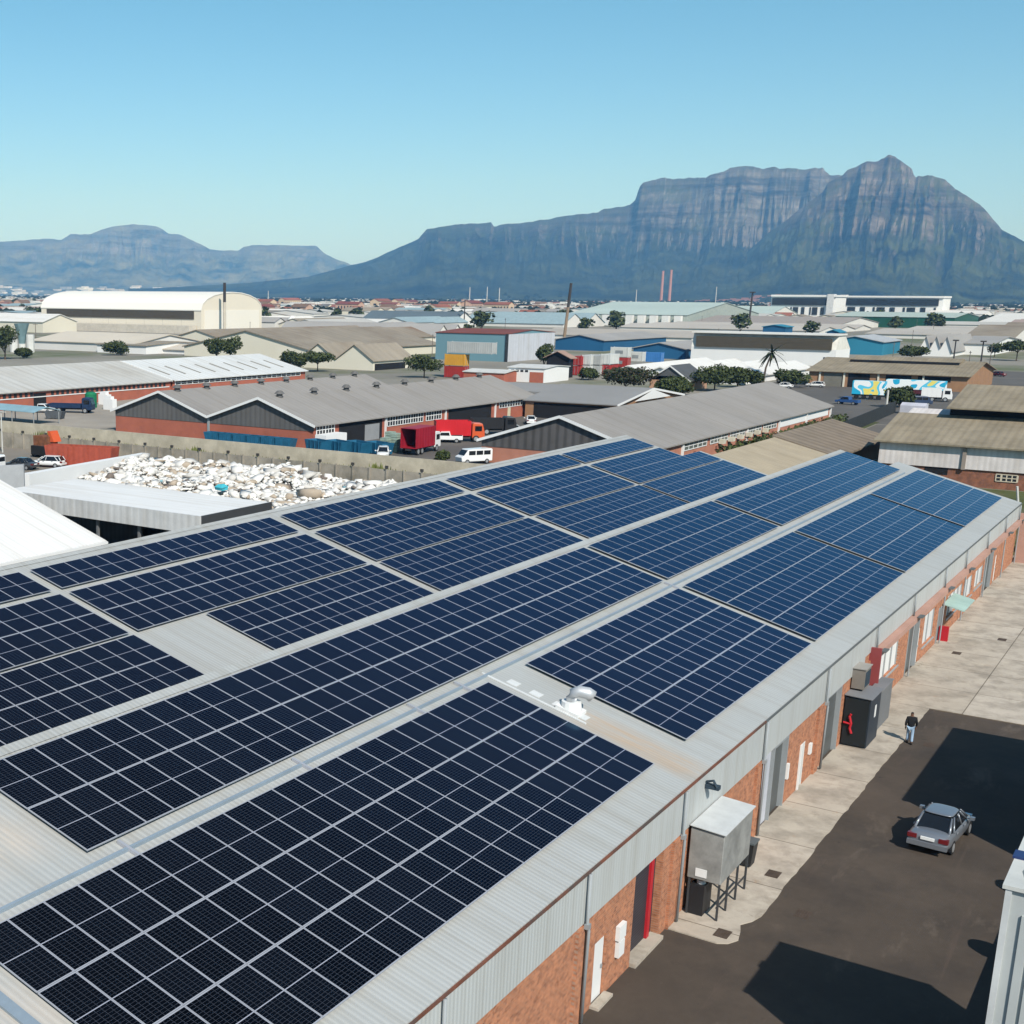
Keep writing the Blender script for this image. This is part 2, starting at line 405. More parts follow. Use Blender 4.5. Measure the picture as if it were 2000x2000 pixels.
# ------------------------------------------------------------------ haze (one closed box of even, pale air)
hz = MB().box(-260, 15600, -9000, 15200, -1.0, 1450)
hm = bpy.data.materials.new("haze_air"); hm.use_nodes = True
hm.node_tree.nodes.clear()
pv = hm.node_tree.nodes.new("ShaderNodeVolumePrincipled")
pv.inputs["Color"].default_value = (0.19, 0.50, 1.0, 1)
pv.inputs["Density"].default_value = 6.6e-5
pv.inputs["Anisotropy"].default_value = -0.15
pv.inputs["Absorption Color"].default_value = (1, 1, 1, 1)
ho = hm.node_tree.nodes.new("ShaderNodeOutputMaterial")
hm.node_tree.links.new(pv.outputs[0], ho.inputs["Volume"])
tag(hz.build("haze", hm), "pale blue haze over the plain and the mountains", "haze", kind="stuff")

# ================================================================== THE SOLAR WAREHOUSE
ZE, T = 5.4, 0.2698
def z1(y): return ZE + T * y          # plane of the front roof slope
def z2(y): return -0.10 + T * y       # plane of the rear roof slope
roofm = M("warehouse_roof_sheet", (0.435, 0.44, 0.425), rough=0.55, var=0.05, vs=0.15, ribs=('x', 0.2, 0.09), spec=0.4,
          stain=[(0.5, -1.5, 2.0, 4.0, (0.40, 0.27, 0.16)), (-24.5, 8.0, -21.0, 10.5, (0.47, 0.40, 0.33)), (-26.5, -1.5, -25.2, 6.0, (0.46, 0.40, 0.34))], col2=(0.41, 0.41, 0.385), c2=(0.5, 0.8), c2s=0.25)
brickm = M("face_brick", (0.50, 0.20, 0.10), rough=0.9, var=0.2, vs=0.8, brick='x', col2=(0.27, 0.095, 0.05))
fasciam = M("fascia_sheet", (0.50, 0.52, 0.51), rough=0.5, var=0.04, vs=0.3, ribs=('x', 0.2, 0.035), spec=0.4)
whitem = M("white_paint", (0.78, 0.78, 0.76), rough=0.6, var=0.05)
greydoor = M("grey_door_paint", (0.115, 0.125, 0.125), rough=0.55, var=0.1, ribs=('z', 0.09, 0.12))
darkdoor = M("dark_shutter", (0.05, 0.045, 0.055), rough=0.55, var=0.2, ribs=('z', 0.1, 0.2))
blackm = M("dark_inside", (0.012, 0.012, 0.013), rough=0.9)
redm = M("red_paint", (0.50, 0.02, 0.03), rough=0.5, var=0.1)
galv = M("galvanised_steel", (0.38, 0.40, 0.41), rough=0.5, var=0.1, metal=0.3, spec=0.4)
greyp = M("grey_pipe", (0.30, 0.32, 0.33), rough=0.6, var=0.1)
rustm = M("rusty_gutter_lip", (0.20, 0.075, 0.045), rough=0.85, var=0.3, vs=1.2, col2=(0.10, 0.075, 0.065), c2=(0.45, 0.6), c2s=0.5)
pinkm = M("faded_red_beam", (0.46, 0.27, 0.21), rough=0.8, var=0.12)
winm = glass_mat("dark_window_glass", (0.025, 0.03, 0.035))
alum = M("aluminium_frame", (0.42, 0.43, 0.47), rough=0.45, metal=0.2, spec=0.5, var=0.04)

wh = thing("warehouse", "long brick warehouse whose two grey saw-tooth roofs are covered in solar panels", "warehouse", (-34, -1.2, 0))
XE1, XE2 = 80.8, 76.9
def roofslab(zf, segs, name):
    b = MB()
    for (xa, xb, ya, yb) in segs:
        b.prism([(xa, ya, zf(ya)), (xa, yb, zf(yb)), (xa, yb, zf(yb) - 0.1), (xa, ya, zf(ya) - 0.1)], (xb - xa, 0, 0))
    return b.build(name, roofm, wh)
roofslab(z1, [(-36, XE1, -1.27, 8.5), (-36, XE2, 8.5, 12.4)], "roof")
roofslab(z2, [(-36, 83.2, 14.0, 26.5), (-36, 78.2, 26.5, 32.05)], "roof")
b = MB(); b.prism([(-36, 12.05, z1(12.05) + 0.03), (-36, 12.42, z1(12.4) + 0.05), (-36, 12.62, z1(12.4) - 0.25), (-36, 12.42, z1(12.4) - 0.12)], (36 + XE2, 0, 0)); b.build("ridge_cap", roofm, wh)
b = MB(); b.prism([(-36, 31.8, z2(31.8) + 0.03), (-36, 32.1, z2(32.1) + 0.05), (-36, 32.3, z2(32.1) - 0.3), (-36, 32.1, z2(32.1) - 0.12)], (36 + 78.2, 0, 0)); b.build("ridge_cap", roofm, wh)
b = MB()
body = [(-36, -0.82, 0), (-36, -0.82, z1(-0.82) - 0.11), (-36, 12.38, z1(12.38) - 0.11), (-36, 12.38, 3.55), (-36, 14.05, 3.55), (-36, 32.0, z2(32.0) - 0.11), (-36, 32.0, 0)]
b.prism(body, (112.6, 0, 0))
b.prism([(76.6, -0.82, 0), (76.6, -0.82, z1(-0.82) - 0.11), (76.6, 8.4, z1(8.4) - 0.11), (76.6, 8.4, 0)], (4.0, 0, 0))
b.prism([(76.6, 13.9, 0), (76.6, 14.05, z2(14.05) - 0.11), (76.6, 26.4, z2(26.4) - 0.11), (76.6, 26.4, 0)], (6.5, 0, 0))
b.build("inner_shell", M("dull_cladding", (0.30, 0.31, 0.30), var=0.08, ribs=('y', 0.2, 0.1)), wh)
# openings of the yard front: (x0, x1, z0, z1)
OPEN = [(-7.45, -6.5, 0.0, 2.15, 'white_door'), (-4.3, -1.75, 0.0, 3.3, 'red_shutter'), (9.35, 11.1, 0.0, 3.3, 'white_gate'), (11.1, 13.1, 0.0, 3.3, 'grey_door'),
        (15.5, 16.3, 0.0, 2.15, 'glass_door'), (19.6, 22.2, 0.0, 3.35, 'grey_door'), (29.4, 35.6, 1.3, 2.95, 'white_sign_window'), (38.0, 40.9, 0, 3.35, 'grey_door'), (41.05, 41.9, 0, 2.3, 'white_door'),
        (42.7, 46.2, 0.75, 2.75, 'white_window'), (47.3, 48.4, 0, 2.35, 'dark_door'), (50.3, 56.0, 1.05, 2.6, 'white_window'), (56.7, 60.0, 1.0, 2.55, 'white_window'), (60.9, 64.6, 1.1, 2.5, 'white_window'),
        (64.9, 68.6, 0, 3.25, 'grey_door'), (70.2, 71.3, 0, 2.2, 'white_door')]
b = MB()
xs = -36.0
for (a, c, lo, hi, k) in OPEN:
    b.box(xs, a, -1.2, -0.84, 0, 4.95)
    b.box(a, c, -1.2, -0.84, hi, 4.95)
    if lo > 0: b.box(a, c, -1.2, -0.84, 0, lo)
    xs = c
b.box(xs, 80.6, -1.2, -0.84, 0, 4.95)
b.build("wall", brickm, wh)
for xx in (-9.05, -1.0, 8.55, 17.9, 27.6): MB().box(xx, xx + 0.7, -1.3, -1.2, 0, 3.3).build("brick_pier", brickm, wh)
for (a, c, lo, hi, k) in OPEN:
    if k == 'white_door':
        d = MB().box(a + 0.03, c - 0.03, -1.12, -1.06, lo + 0.02, hi - 0.02); o = d.build("door", whitem, wh); o["label"] = "white pedestrian door"
        MB().box(c - 0.2, c - 0.12, -1.17, -1.12, 1.0, 1.12).build("handle", galv, o)
        MB().box(a - 0.1, c + 0.1, -1.5, -1.2, 0, 0.1).build("door_step", conc, o)
    elif k == 'red_shutter':
        o = MB().box(a, c, -0.95, -0.88, 0.15, hi).build("door", darkdoor, wh); o["label"] = "dark shutter with red edge"
        MB().box(c - 0.62, c - 0.38, -1.04, -0.95, 0.15, hi).build("door_edge", redm, o)
        MB().box(a, c, -1.42, -0.84, 0.0, 0.14).build("sill", conc, o)
    elif k in ('grey_door', 'dark_door'):
        o = MB().box(a + 0.04, c - 0.04, -1.02, -0.94, lo, hi).build("door", greydoor if k == 'grey_door' else blackm, wh)
        MB().box(a - 0.06, a + 0.05, -1.24, -1.0, 0, hi).box(c - 0.05, c + 0.06, -1.24, -1.0, 0, hi).box(a + 0.05, c - 0.05, -1.235, -1.0, hi - 0.1, hi).build("door_frame", greyp, o)
    elif k == 'white_gate':
        MB().box(a, c, -1.1, -1.04, 0.02, hi).build("door", M("pale_gate", (0.60, 0.62, 0.68), rough=0.6, ribs=('x', 0.3, 0.08)), wh)
    elif k == 'glass_door':
        o = MB().box(a, c, -1.1, -1.05, 0, hi).build("door", winm, wh)
        MB().box(a - 0.1, a + 0.1, -1.26, -1.05, 0, hi).box(c - 0.06, c, -1.18, -1.05, 0, hi).box(a + 0.1, c - 0.06, -1.17, -1.05, hi - 0.1, hi).build("door_frame", whitem, o)
    else:
        o = MB().box(a, c, -1.05, -1.0, lo, hi).build("window", whitem if k == 'white_sign_window' else M("white_window_blind", (0.70, 0.71, 0.70), rough=0.4, var=0.08), wh)
        d = MB()
        n = max(2, round((c - a) / 1.6))
        for i in range(n + 1):
            xx = a + (c - a) * i / n
            d.box(xx - 0.04, xx + 0.04, -1.12, -1.05, lo, hi)
        d.box(a - 0.08, c + 0.08, -1.27, -1.0, lo - 0.08, lo - 0.002)
        d.build("window_frame", galv, o)
# fascia, gutter lip, beam, pipes
b = MB().box(-36, 26.6, -1.255, -1.205, 3.32, 5.0); b.box(26.6, 80.7, -1.255, -1.205, 3.75, 5.0); b.build("fascia", fasciam, wh)
b = MB().box(-36, 9.0, -1.33, -1.27, 4.94, 5.02); b.build("gutter", rustm, wh)
MB().box(9.0, 80.8, -1.33, -1.27, 4.94, 5.02).build("gutter", M("dark_gutter", (0.12, 0.13, 0.13), rough=0.6), wh)
MB().box(27.9, 80.9, -1.62, -1.21, 3.42, 3.72).build("beam", pinkm, wh)
for xx in (-26.0, -17.35, -8.6, -0.35, 9.1, 18.8):
    d = MB().tube([(xx, -1.36, 4.95), (xx, -1.36, 3.35), (xx, -1.42, 3.15), (xx, -1.38, 0.1)], 0.055, 8)
    o = d.build("downpipe", greyp, wh, smooth=True)
    MB().box(xx - 0.09, xx + 0.09, -1.45, -1.3, 3.2, 3.36).build("pipe_bracket", galv, o)
for xx in (28.6, 37.9, 47.4, 54.9, 63.9, 72.5, 79.9):
    d = MB().tube([(xx, -1.36, 4.95), (xx, -1.36, 3.74)], 0.05, 8)
    o = d.build("downpipe", greyp, wh, smooth=True)
    MB().box(xx - 0.4, xx + 0.4, -1.9, -1.63, 3.72, 3.78).build("pipe_bracket", M("dark_gutter", (0.12, 0.13, 0.13)), o)
    MB().tube([(xx + 0.1, -1.42, 3.4), (xx + 0.1, -1.42, 0.1)], 0.045, 8).build("lower_pipe", greyp, o)
o = MB().box(27.75, 27.95, -1.75, -1.1, 0.0, 4.0).build("corner_post", M("dark_red_post", (0.28, 0.06, 0.06)), wh)
MB().box(48.3, 48.55, -1.75, -1.2, 0.0, 1.0).build("red_post", redm, wh)
d = MB(); d.prism([(48.2, -1.25, 2.5), (48.2, -2.5, 2.2), (48.2, -2.5, 2.14), (48.2, -1.25, 2.44)], (4.0, 0, 0)); d.build("canopy", M("mint_canopy", (0.36, 0.50, 0.45)), wh)
# small wall fittings
MB().box(-5.75, -5.2, -1.34, -1.2, 1.55, 2.05).box(-5.7, -5.25, -1.34, -1.2, 0.95, 1.5).build("meter_box", whitem, wh)
MB().box(13.3, 13.5, -1.3, -1.2, 1.2, 1.9).build("meter_box", whitem, wh)
MB().box(16.9, 17.2, -1.3, -1.2, 1.3, 1.8).build("notice", whitem, wh)
o = MB().box(1.9, 2.15, -1.75, -1.26, 4.35, 4.5).build("floodlight", M("dark_lamp", (0.03, 0.05, 0.07)), wh)
MB().tube([(1.95, -1.3, 4.6), (1.9, -1.55, 4.7), (1.9, -1.7, 4.45)], 0.05, 6).build("lamp_arm", M("dark_lamp", (0.03, 0.05, 0.07)), o)
# roof fittings: cable tray between the panel blocks, end flashing, ladder of pale patches
bl = M("cable_tray_steel", (0.33, 0.40, 0.46), rough=0.45, metal=0.3)
def onslope(b, zf, xa, xb, ya, yb, h0, h1, mi=0):
    b.prism([(xa, ya, zf(ya) + h0), (xa, yb, zf(yb) + h0), (xa, yb, zf(yb) + h1), (xa, ya, zf(ya) + h1)], (xb - xa, 0, 0), mi)
b = MB(); onslope(b, z1, -36, 76, 6.94, 7.02, 0.002, 0.09); b.build("cable_tray", bl, wh)
b = MB(); onslope(b, z1, -26.05, -25.75, -1.25, 12.0, 0.004, 0.07); b.build("end_flashing", bl, wh)
b = MB(); onslope(b, z1, -26.6, -26.2, -1.25, 12.0, 0.004, 0.1); b.build("end_flashing", roofm, wh)
pale = M("pale_patch", (0.66, 0.67, 0.66), rough=0.6)
for k in range(4):
    b = MB(); y = 6.3 - k * 0.95; onslope(b, z1, 1.05, 1.5, y - 0.42, y, 0.006, 0.03); b.build("repair_patch", pale, wh)
b = MB(); onslope(b, z1, 0.75, 0.85, 2.9, 7.2, 0.006, 0.05); b.build("lap_strip", pale, wh)
for xx in (-19.5, -11.6, -4.6, -1.2, 20.8):
    b = MB(); onslope(b, z1, xx, xx + 0.09, 6.6, 7.35, 0.01, 0.10); b.build("rail_end", alum, wh)
# elbow vent
v = thing("roof_vent", "white swan-neck roof vent standing on its square base between two panel blocks", "vent", (1.35, 3.75, z1(3.75)))
b = MB(); onslope(b, z1, 0.95, 1.75, 3.3, 4.2, 0.0, 0.12); b.tube([(1.35, 3.75, 6.4), (1.35, 3.75, 6.78)], [0.42, 0.36], 14); b.build("base", whitem, v)
b = MB(); b.tube([(1.35, 3.75, 6.6), (1.35, 3.75, 6.92), (1.37, 3.70, 7.08), (1.46, 3.52, 7.17), (1.6, 3.22, 7.12), (1.68, 3.08, 7.0)], [0.2, 0.2, 0.21, 0.22, 0.23, 0.24], 16)
b.build("duct", M("zinc_duct", (0.55, 0.56, 0.57), rough=0.45, metal=0.35), v, smooth=True)

# ------------------------------------------------------------------ solar panels
def panel_glass():
    m = bpy.data.materials.new("solar_cells"); m.use_nodes = True
    t = m.node_tree; N = t.nodes; L = t.links; b = N["Principled BSDF"]
    b.inputs["Roughness"].default_value = 0.13; b.inputs["Specular Tint"].default_value = (0.33, 0.62, 0.92, 1)
    uv = N.new("ShaderNodeUVMap"); sp = N.new("ShaderNodeSeparateXYZ"); L.new(uv.outputs[0], sp.inputs[0])
    def mt(op, a, bb=None):
        n = N.new("ShaderNodeMath"); n.operation = op
        for i, q in enumerate((a, bb)):
            if q is None: continue
            if isinstance(q, (int, float)): n.inputs[i].default_value = q
            else: L.new(q, n.inputs[i])
        return n.outputs[0]
    def line(s, n, wid):
        f = mt('FRACT', mt('MULTIPLY', s, n)); return mt('GREATER_THAN', mt('ABSOLUTE', mt('SUBTRACT', f, 0.5)), 0.5 - wid)
    u = mt('FRACT', sp.outputs[0]); vv = mt('FRACT', sp.outputs[1])
    ln = mt('MAXIMUM', line(u, 6, 0.035), line(vv, 24, 0.06))
    mid = mt('LESS_THAN', mt('ABSOLUTE', mt('SUBTRACT', vv, 0.5)), 0.006)
    edge = mt('MAXIMUM', mt('GREATER_THAN', mt('ABSOLUTE', mt('SUBTRACT', u, 0.5)), 0.492), mt('GREATER_THAN', mt('ABSOLUTE', mt('SUBTRACT', vv, 0.5)), 0.496))
    wn = N.new("ShaderNodeTexWhiteNoise"); wn.noise_dimensions = '3D'
    geo = N.new("ShaderNodeNewGeometry"); oi = N.new("ShaderNodeObjectInfo")
    fl = N.new("ShaderNodeVectorMath"); fl.operation = 'FLOOR'; L.new(uv.outputs[0], fl.inputs[0])
    ad = N.new("ShaderNodeVectorMath"); ad.operation = 'ADD'; L.new(fl.outputs[0], ad.inputs[0]); L.new(oi.outputs["Random"], ad.inputs[1])
    L.new(ad.outputs[0], wn.inputs["Vector"])
    def mix(f, a, bb):
        n = N.new("ShaderNodeMix"); n.data_type = 'RGBA'
        for i, q in ((0, f), (6, a), (7, bb)):
            if isinstance(q, (int, float)): n.inputs[i].default_value = q
            elif isinstance(q, tuple): n.inputs[i].default_value = (*q, 1)
            else: L.new(q, n.inputs[i])
        return n.outputs[2]
    c = mix(wn.outputs["Value"], (0.0150, 0.0140, 0.0140), (0.0270, 0.0250, 0.0270))
    c = mix(ln, c, (0.040, 0.042, 0.050))
    c = mix(mid, c, (0.30, 0.31, 0.36))
    c = mix(edge, c, (0.30, 0.31, 0.36))
    L.new(c, b.inputs["Base Color"])
    any_ = mt("MAXIMUM", mt("MAXIMUM", mt("MULTIPLY", ln, 0.85), mid), edge)
    L.new(mt("SUBTRACT", 0.93, mt("MULTIPLY", any_, 0.9)), b.inputs["Metallic"])
    return m
cells = panel_glass()
PX, PL = 1.1475, 2.2725            # panel pitch along the roof and up the slope
PW, PH = 1.134, 2.256
CT, STh = math.cos(math.atan(T)), math.sin(math.atan(T))
def panel_mesh(b, x, y, zf, iu=0, iv=0):
    """one panel with its lower far corner at x, y; frame in slot 1"""
    up = Vector((0, CT, STh)); nn = Vector((0, -STh, CT)); o = Vector((x + 0.007, y, zf(y))) + up * 0.008 + nn * 0.13
    ex = Vector((1, 0, 0))
    def P(a, c, h): return o + ex * a + up * c + nn * h
    fw = 0.017
    b.prism([P(0, 0, 0), P(PW, 0, 0), P(PW, PH, 0), P(0, PH, 0)], nn * 0.036, 1)
    b.poly([P(fw, fw, 0.0385), P(PW - fw, fw, 0.0385), P(PW - fw, PH - fw, 0.0385), P(fw, PH - fw, 0.0385)], 0,
           [(iu + .001, iv + .001), (iu + .999, iv + .001), (iu + .999, iv + .999), (iu + .001, iv + .999)])
# single prototype (frame + cell sheet) in local space: origin at its lower near corner on the roof plane
zl = lambda y: T * y
proto = None
def make_proto():
    up = Vector((0, CT, STh)); nn = Vector((0, -STh, CT)); o = up * 0.008 + nn * 0.13 + Vector((0.007, 0, 0)); ex = Vector((1, 0, 0)); fw = 0.017
    def P(a, c, h): return o + ex * a + up * c + nn * h
    root = bpy.data.objects.new("solar_panel", None); COL.objects.link(root); root.empty_display_size = 0.2; ORG[root.name] = (0, 0, 0)
    f = MB()
    fv = 0.026
    f.prism([P(0, 0, 0), P(PW, 0, 0), P(PW, fv, 0), P(0, fv, 0)], nn * 0.036); f.prism([P(0, PH - fv, 0), P(PW, PH - fv, 0), P(PW, PH, 0), P(0, PH, 0)], nn * 0.036)
    f.prism([P(0, fv, 0), P(fw, fv, 0), P(fw, PH - fv, 0), P(0, PH - fv, 0)], nn * 0.036); f.prism([P(PW - fw, fv, 0), P(PW, fv, 0), P(PW, PH - fv, 0), P(PW - fw, PH - fv, 0)], nn * 0.036)
    f.build("frame", alum, root)
    c = MB(); c.poly([P(fw, fv, 0.032), P(PW - fw, fv, 0.032), P(PW - fw, PH - fv, 0.032), P(fw, PH - fv, 0.032)], 0, [(0.001, 0.001), (0.999, 0.001), (0.999, 0.999), (0.001, 0.999)])
    c.build("cell_sheet", cells, root, recalc=False)
    return root
YA = [0.0, PL * CT, 2 * PL * CT]; YB = [7.42, 7.42 + PL * CT]
YC = [19.52, 19.52 + PL * CT]; YD = [24.10, 24.10 + PL * CT]; YE = [28.93]
near_blocks = [  # (x start, columns, row ys, slope, label)
    (-22 * PX, 22, YA, z1, "dark solar panel in the three-row block nearest the camera, above the street gutter"),
    (3.27, 15, YA, z1, "dark solar panel in the three-row block just beyond the white roof vent"),
    (-20.56, 36, YB, z1, "dark solar panel in the two-row block just above the cable tray"),
    (-0.75 - 17 * PX, 17, YC, z2, "dark solar panel in the left-hand two-row block below the bare roof gap"),
    (4.45, 13, YC, z2, "dark solar panel in the two-row block just right of the bare roof gap"),
    (-0.8 - 10 * PX, 10, YD, z2, "dark solar panel in the left-edge block one row above the bare roof patch"),
    (-0.2, 17, YD, z2, "dark solar panel in the two-row block directly above the bare roof patch"),
]
count = 0
for (xs, n, ys, zf, lab) in near_blocks:
    for i in range(n):
        for y in ys:
            if count >= 300: break
            if proto is None: proto = make_proto(); o = proto
            else: o = copy_tree(proto)
            o.location = (xs + i * PX, y, zf(y))
            tag(o, lab, "solar panel", "solar panels: " + lab[len("dark solar panel "):])
            count += 1
far = MB(); k = 0
far_blocks = [(21.32, 17, YA, z1), (41.55, 17, YA, z1), (61.75, 15, YA, z1), (21.45, 17, YB, z1), (41.75, 30, YB, z1),
              (20.3, 17, YC, z2), (41.0, 17, YC, z2), (61.2, 18, YC, z2), (20.3, 17, YD, z2), (40.75, 17, YD, z2), (61.2, 14, YD, z2), (77.35, 4, YD[:1], z2),
              (-0.9 - 3 * PX, 3, YE, z2), (-0.2, 17, YE, z2), (20.4, 17, YE, z2), (41.0, 17, YE, z2), (61.2, 14, YE, z2), (-0.8 - 22 * PX, 12, YD, z2)]
for (xs, n, ys, zf) in far_blocks:
    for i in range(n):
        for y in ys:
            k += 1; panel_mesh(far, xs + i * PX, y, zf, k % 37, k // 37)
tag(far.build("solar_panel_field", [cells, alum]), "blue rows of solar panels filling the farther part of both roof slopes", "solar panels", kind="stuff")
print("individual panels", count)
# ================================================================== THINGS IN THE YARD
tyre = M("tyre_rubber", (0.018, 0.018, 0.019), rough=0.9)
rimm = M("wheel_rim", (0.40, 0.41, 0.42), rough=0.4, metal=0.4)
lampred = M("tail_lamp", (0.15, 0.012, 0.014), rough=0.3, coat=0.5)
lampwhite = M("head_lamp", (0.65, 0.66, 0.66), rough=0.2, coat=0.5)
carglass = glass_mat("car_glass", (0.012, 0.014, 0.017))
chrome = M("bright_trim", (0.55, 0.56, 0.57), rough=0.3, metal=0.6)
def wheel(parent, x, y, r, wd=0.2):
    w_ = MB().tube([(x, y - wd / 2, r), (x, y + wd / 2, r)], r, 16).build("wheel", tyre, parent, smooth=False)
    s = 1 if y > 0 else -1
    MB().tube([(x, y + s * wd * 0.35, r), (x, y + s * (wd / 2 + 0.012), r)], r * 0.62, 12).build("rim", rimm, w_)
    return w_
def rr(x, w2, z0, z1, c=0.25):
    """rounded body section at station x"""
    h = z1 - z0
    return [(x, -w2 * (1 - c * .5), z0), (x, w2 * (1 - c * .5), z0), (x, w2, z0 + h * .3), (x, w2, z0 + h * .68), (x, w2 * (1 - c * .45), z1), (x, -w2 * (1 - c * .45), z1), (x, -w2, z0 + h * .68), (x, -w2, z0 + h * .3)]
def make_car(name, label, paint, hatch=False, group=None, L=4.4, W=1.72, plate=True, cat="car"):
    """front faces +x, origin on the ground at the middle"""
    t = thing(name, label, cat, (0, 0, 0), group)
    h = L / 2; w2 = W / 2
    b = MB()
    rear_z = 0.98 if not hatch else 0.95
    st = [(-h, .70, .38, .78), (-h + .06, .88, .30, rear_z - .06), (-h + .25, .97, .24, rear_z), (-h + .75, 1, .22, rear_z + .01), (-.3, 1, .2, .94), (.75, 1, .2, .93), (1.2, .99, .22, .90), (h - .35, .94, .24, .80), (h - .08, .84, .28, .70), (h, .68, .36, .60)]
    b.loft([rr(x, w2 * k, z0, z1) for x, k, z0, z1 in st])
    o = b.build("body", paint, t, smooth=True)
    md = o.modifiers.new("round", 'SUBSURF'); md.levels = md.render_levels = 2
    # greenhouse
    xr = -h + (0.62 if not hatch else 0.12)
    base = [(xr, w2 * .80), (xr + .35, w2 * .90), (0.85, w2 * .90), (1.22, w2 * .82)]
    top = [(xr + (.62 if not hatch else .3), w2 * .66), (xr + .85, w2 * .70), (0.15, w2 * .70), (0.42, w2 * .66)]
    zt = 1.42; zb = 0.90
    ring0 = [(x, y, zb) for x, y in base] + [(x, -y, zb) for x, y in reversed(base)]
    ring1 = [(x, y, zt - 0.05) for x, y in top] + [(x, -y, zt - 0.05) for x, y in reversed(top)]
    ring2 = [(x * .96 - .02, y * .8, zt) for x, y in top] + [(x * .96 - .02, -y * .8, zt) for x, y in reversed(top)]
    b = MB(); b.loft([ring0, ring1]); cab = b.build("cabin_glass", carglass, t)
    rb = MB(); lift = [(x, y * 1.03, z + .004) for x, y, z in ring1]
    mid_ = [(x * .99, y * .95, zt + .02) for x, y, z in ring1]
    rb.loft([lift, mid_, [(x * .96 - .02, y * .72, zt + .05) for x, y, z in ring1]])
    ro = rb.build("roof", paint, t, smooth=True); md = ro.modifiers.new("round", 'SUBSURF'); md.levels = md.render_levels = 2; md.subdivision_type = 'CATMULL_CLARK'
    for i in range(8):
        q0, q1 = Vector(ring0[i]), Vector(ring1[i])
        MB().tube([q0 * 1.005 + Vector((0, 0, -.02)), q1 * 1.002 + Vector((0, 0, .01))], [.06 if i in (0, 7) else .045, .04], 6).build("pillar", paint, t, smooth=True)
    for sgn in (1, -1):
        m0 = Vector((-.02, sgn * (w2 * .905), zb)); m1 = Vector((-.1, sgn * (w2 * .705), zt - .05))
        MB().tube([m0, m1], .035, 6).build("pillar", paint, t, smooth=True)
        for zx, ht in ((-1.05, .80), (.15, .80)): MB().box(zx, zx + .2, min(sgn * (w2 * .985), sgn * (w2 * 1.02)), max(sgn * (w2 * .985), sgn * (w2 * 1.02)), ht, ht + .04).build("door_handle", chrome, t)
    for s, ii in ((1, (0, 1, 2, 3)), (-1, (7, 6, 5, 4))):
        MB().box(.68, .86, s * (w2 + .16) - .09, s * (w2 + .16) + .09, .92, 1.05).box(.74, .8, s * (w2 + .02) - .08, s * (w2 + .02) + .08, .93, .97).build("wing_mirror", paint, t)
        MB().box(-h - .005, -h + .2, min(s * w2 * .5, s * w2 * .93), max(s * w2 * .5, s * w2 * .93), .66, .84).build("tail_light", lampred, t)
        MB().box(h - .2, h + .0, min(s * w2 * .45, s * w2 * .86), max(s * w2 * .45, s * w2 * .86), .56, .68).build("headlight", lampwhite, t)
    MB().box(-h - .035, -h + .12, -w2 * .92, w2 * .92, .36, .56).build("rear_bumper", paint, t)
    if plate: MB().box(-h - .05, -h + .05, -.27, .27, .68, .80).build("number_plate", whitem, t)
    for x in (-h + .82, h - .85):
        for s in (1, -1): wheel(t, x, s * (w2 - .1), .31)
    return t
def make_pickup(name, label, paint, group=None):
    t = thing(name, label, "pickup", (0, 0, 0), group)
    b = MB(); b.prism([(-2.4, -.82, .45), (2.35, -.82, .45), (2.4, -.82, .85), (1.5, -.82, 1.0), (.85, -.82, 1.62), (-.45, -.82, 1.66), (-.6, -.82, 1.05), (-2.4, -.82, 1.05)], (0, 1.64, 0))
    o = b.build("body", paint, t); md = o.modifiers.new("bev", 'BEVEL'); md.width = .06; md.segments = 2
    MB().prism([(1.42, -.7, 1.06), (.9, -.7, 1.55), (.93, -.7, 1.58), (1.46, -.7, 1.08)], (0, 1.4, 0)).build("windscreen", carglass, t)
    for s in (1, -1):
        MB().prism([(1.25, s * .815, 1.08), (.8, s * .815, 1.52), (-.35, s * .815, 1.55), (-.45, s * .815, 1.08)], (0, s * .02, 0)).build("side_window", carglass, t)
    MB().box(-2.3, -.7, -.72, .72, 1.051, 1.07).build("load_bed", blackm, t)
    for x in (-1.5, 1.5):
        for s in (1, -1): wheel(t, x, s * .75, .34)
    return t
def make_van(name, label, paint, group=None):
    t = thing(name, label, "van", (0, 0, 0), group)
    b = MB(); b.prism([(-2.35, -.85, .35), (2.3, -.85, .35), (2.4, -.85, .95), (1.95, -.85, 1.15), (1.35, -.85, 1.92), (-2.2, -.85, 1.98), (-2.35, -.85, 1.85)], (0, 1.7, 0))
    o = b.build("body", paint, t); md = o.modifiers.new("bev", 'BEVEL'); md.width = .09; md.segments = 2
    MB().prism([(1.95, -.72, 1.2), (1.45, -.72, 1.82), (1.48, -.72, 1.84), (1.98, -.72, 1.22)], (0, 1.44, 0)).build("windscreen", carglass, t)
    MB().box(-2.37, -2.34, -.68, .68, 1.2, 1.75).build("rear_window", carglass, t)
    for s in (1, -1):
        for a, c in ((-2.0, -1.0), (-.85, .15), (.3, 1.3)):
            MB().box(a, c, min(s * .84, s * .865), max(s * .84, s * .865), 1.2, 1.75).build("side_window", carglass, t)
    for x in (-1.5, 1.5):
        for s in (1, -1): wheel(t, x, s * .76, .33)
    return t
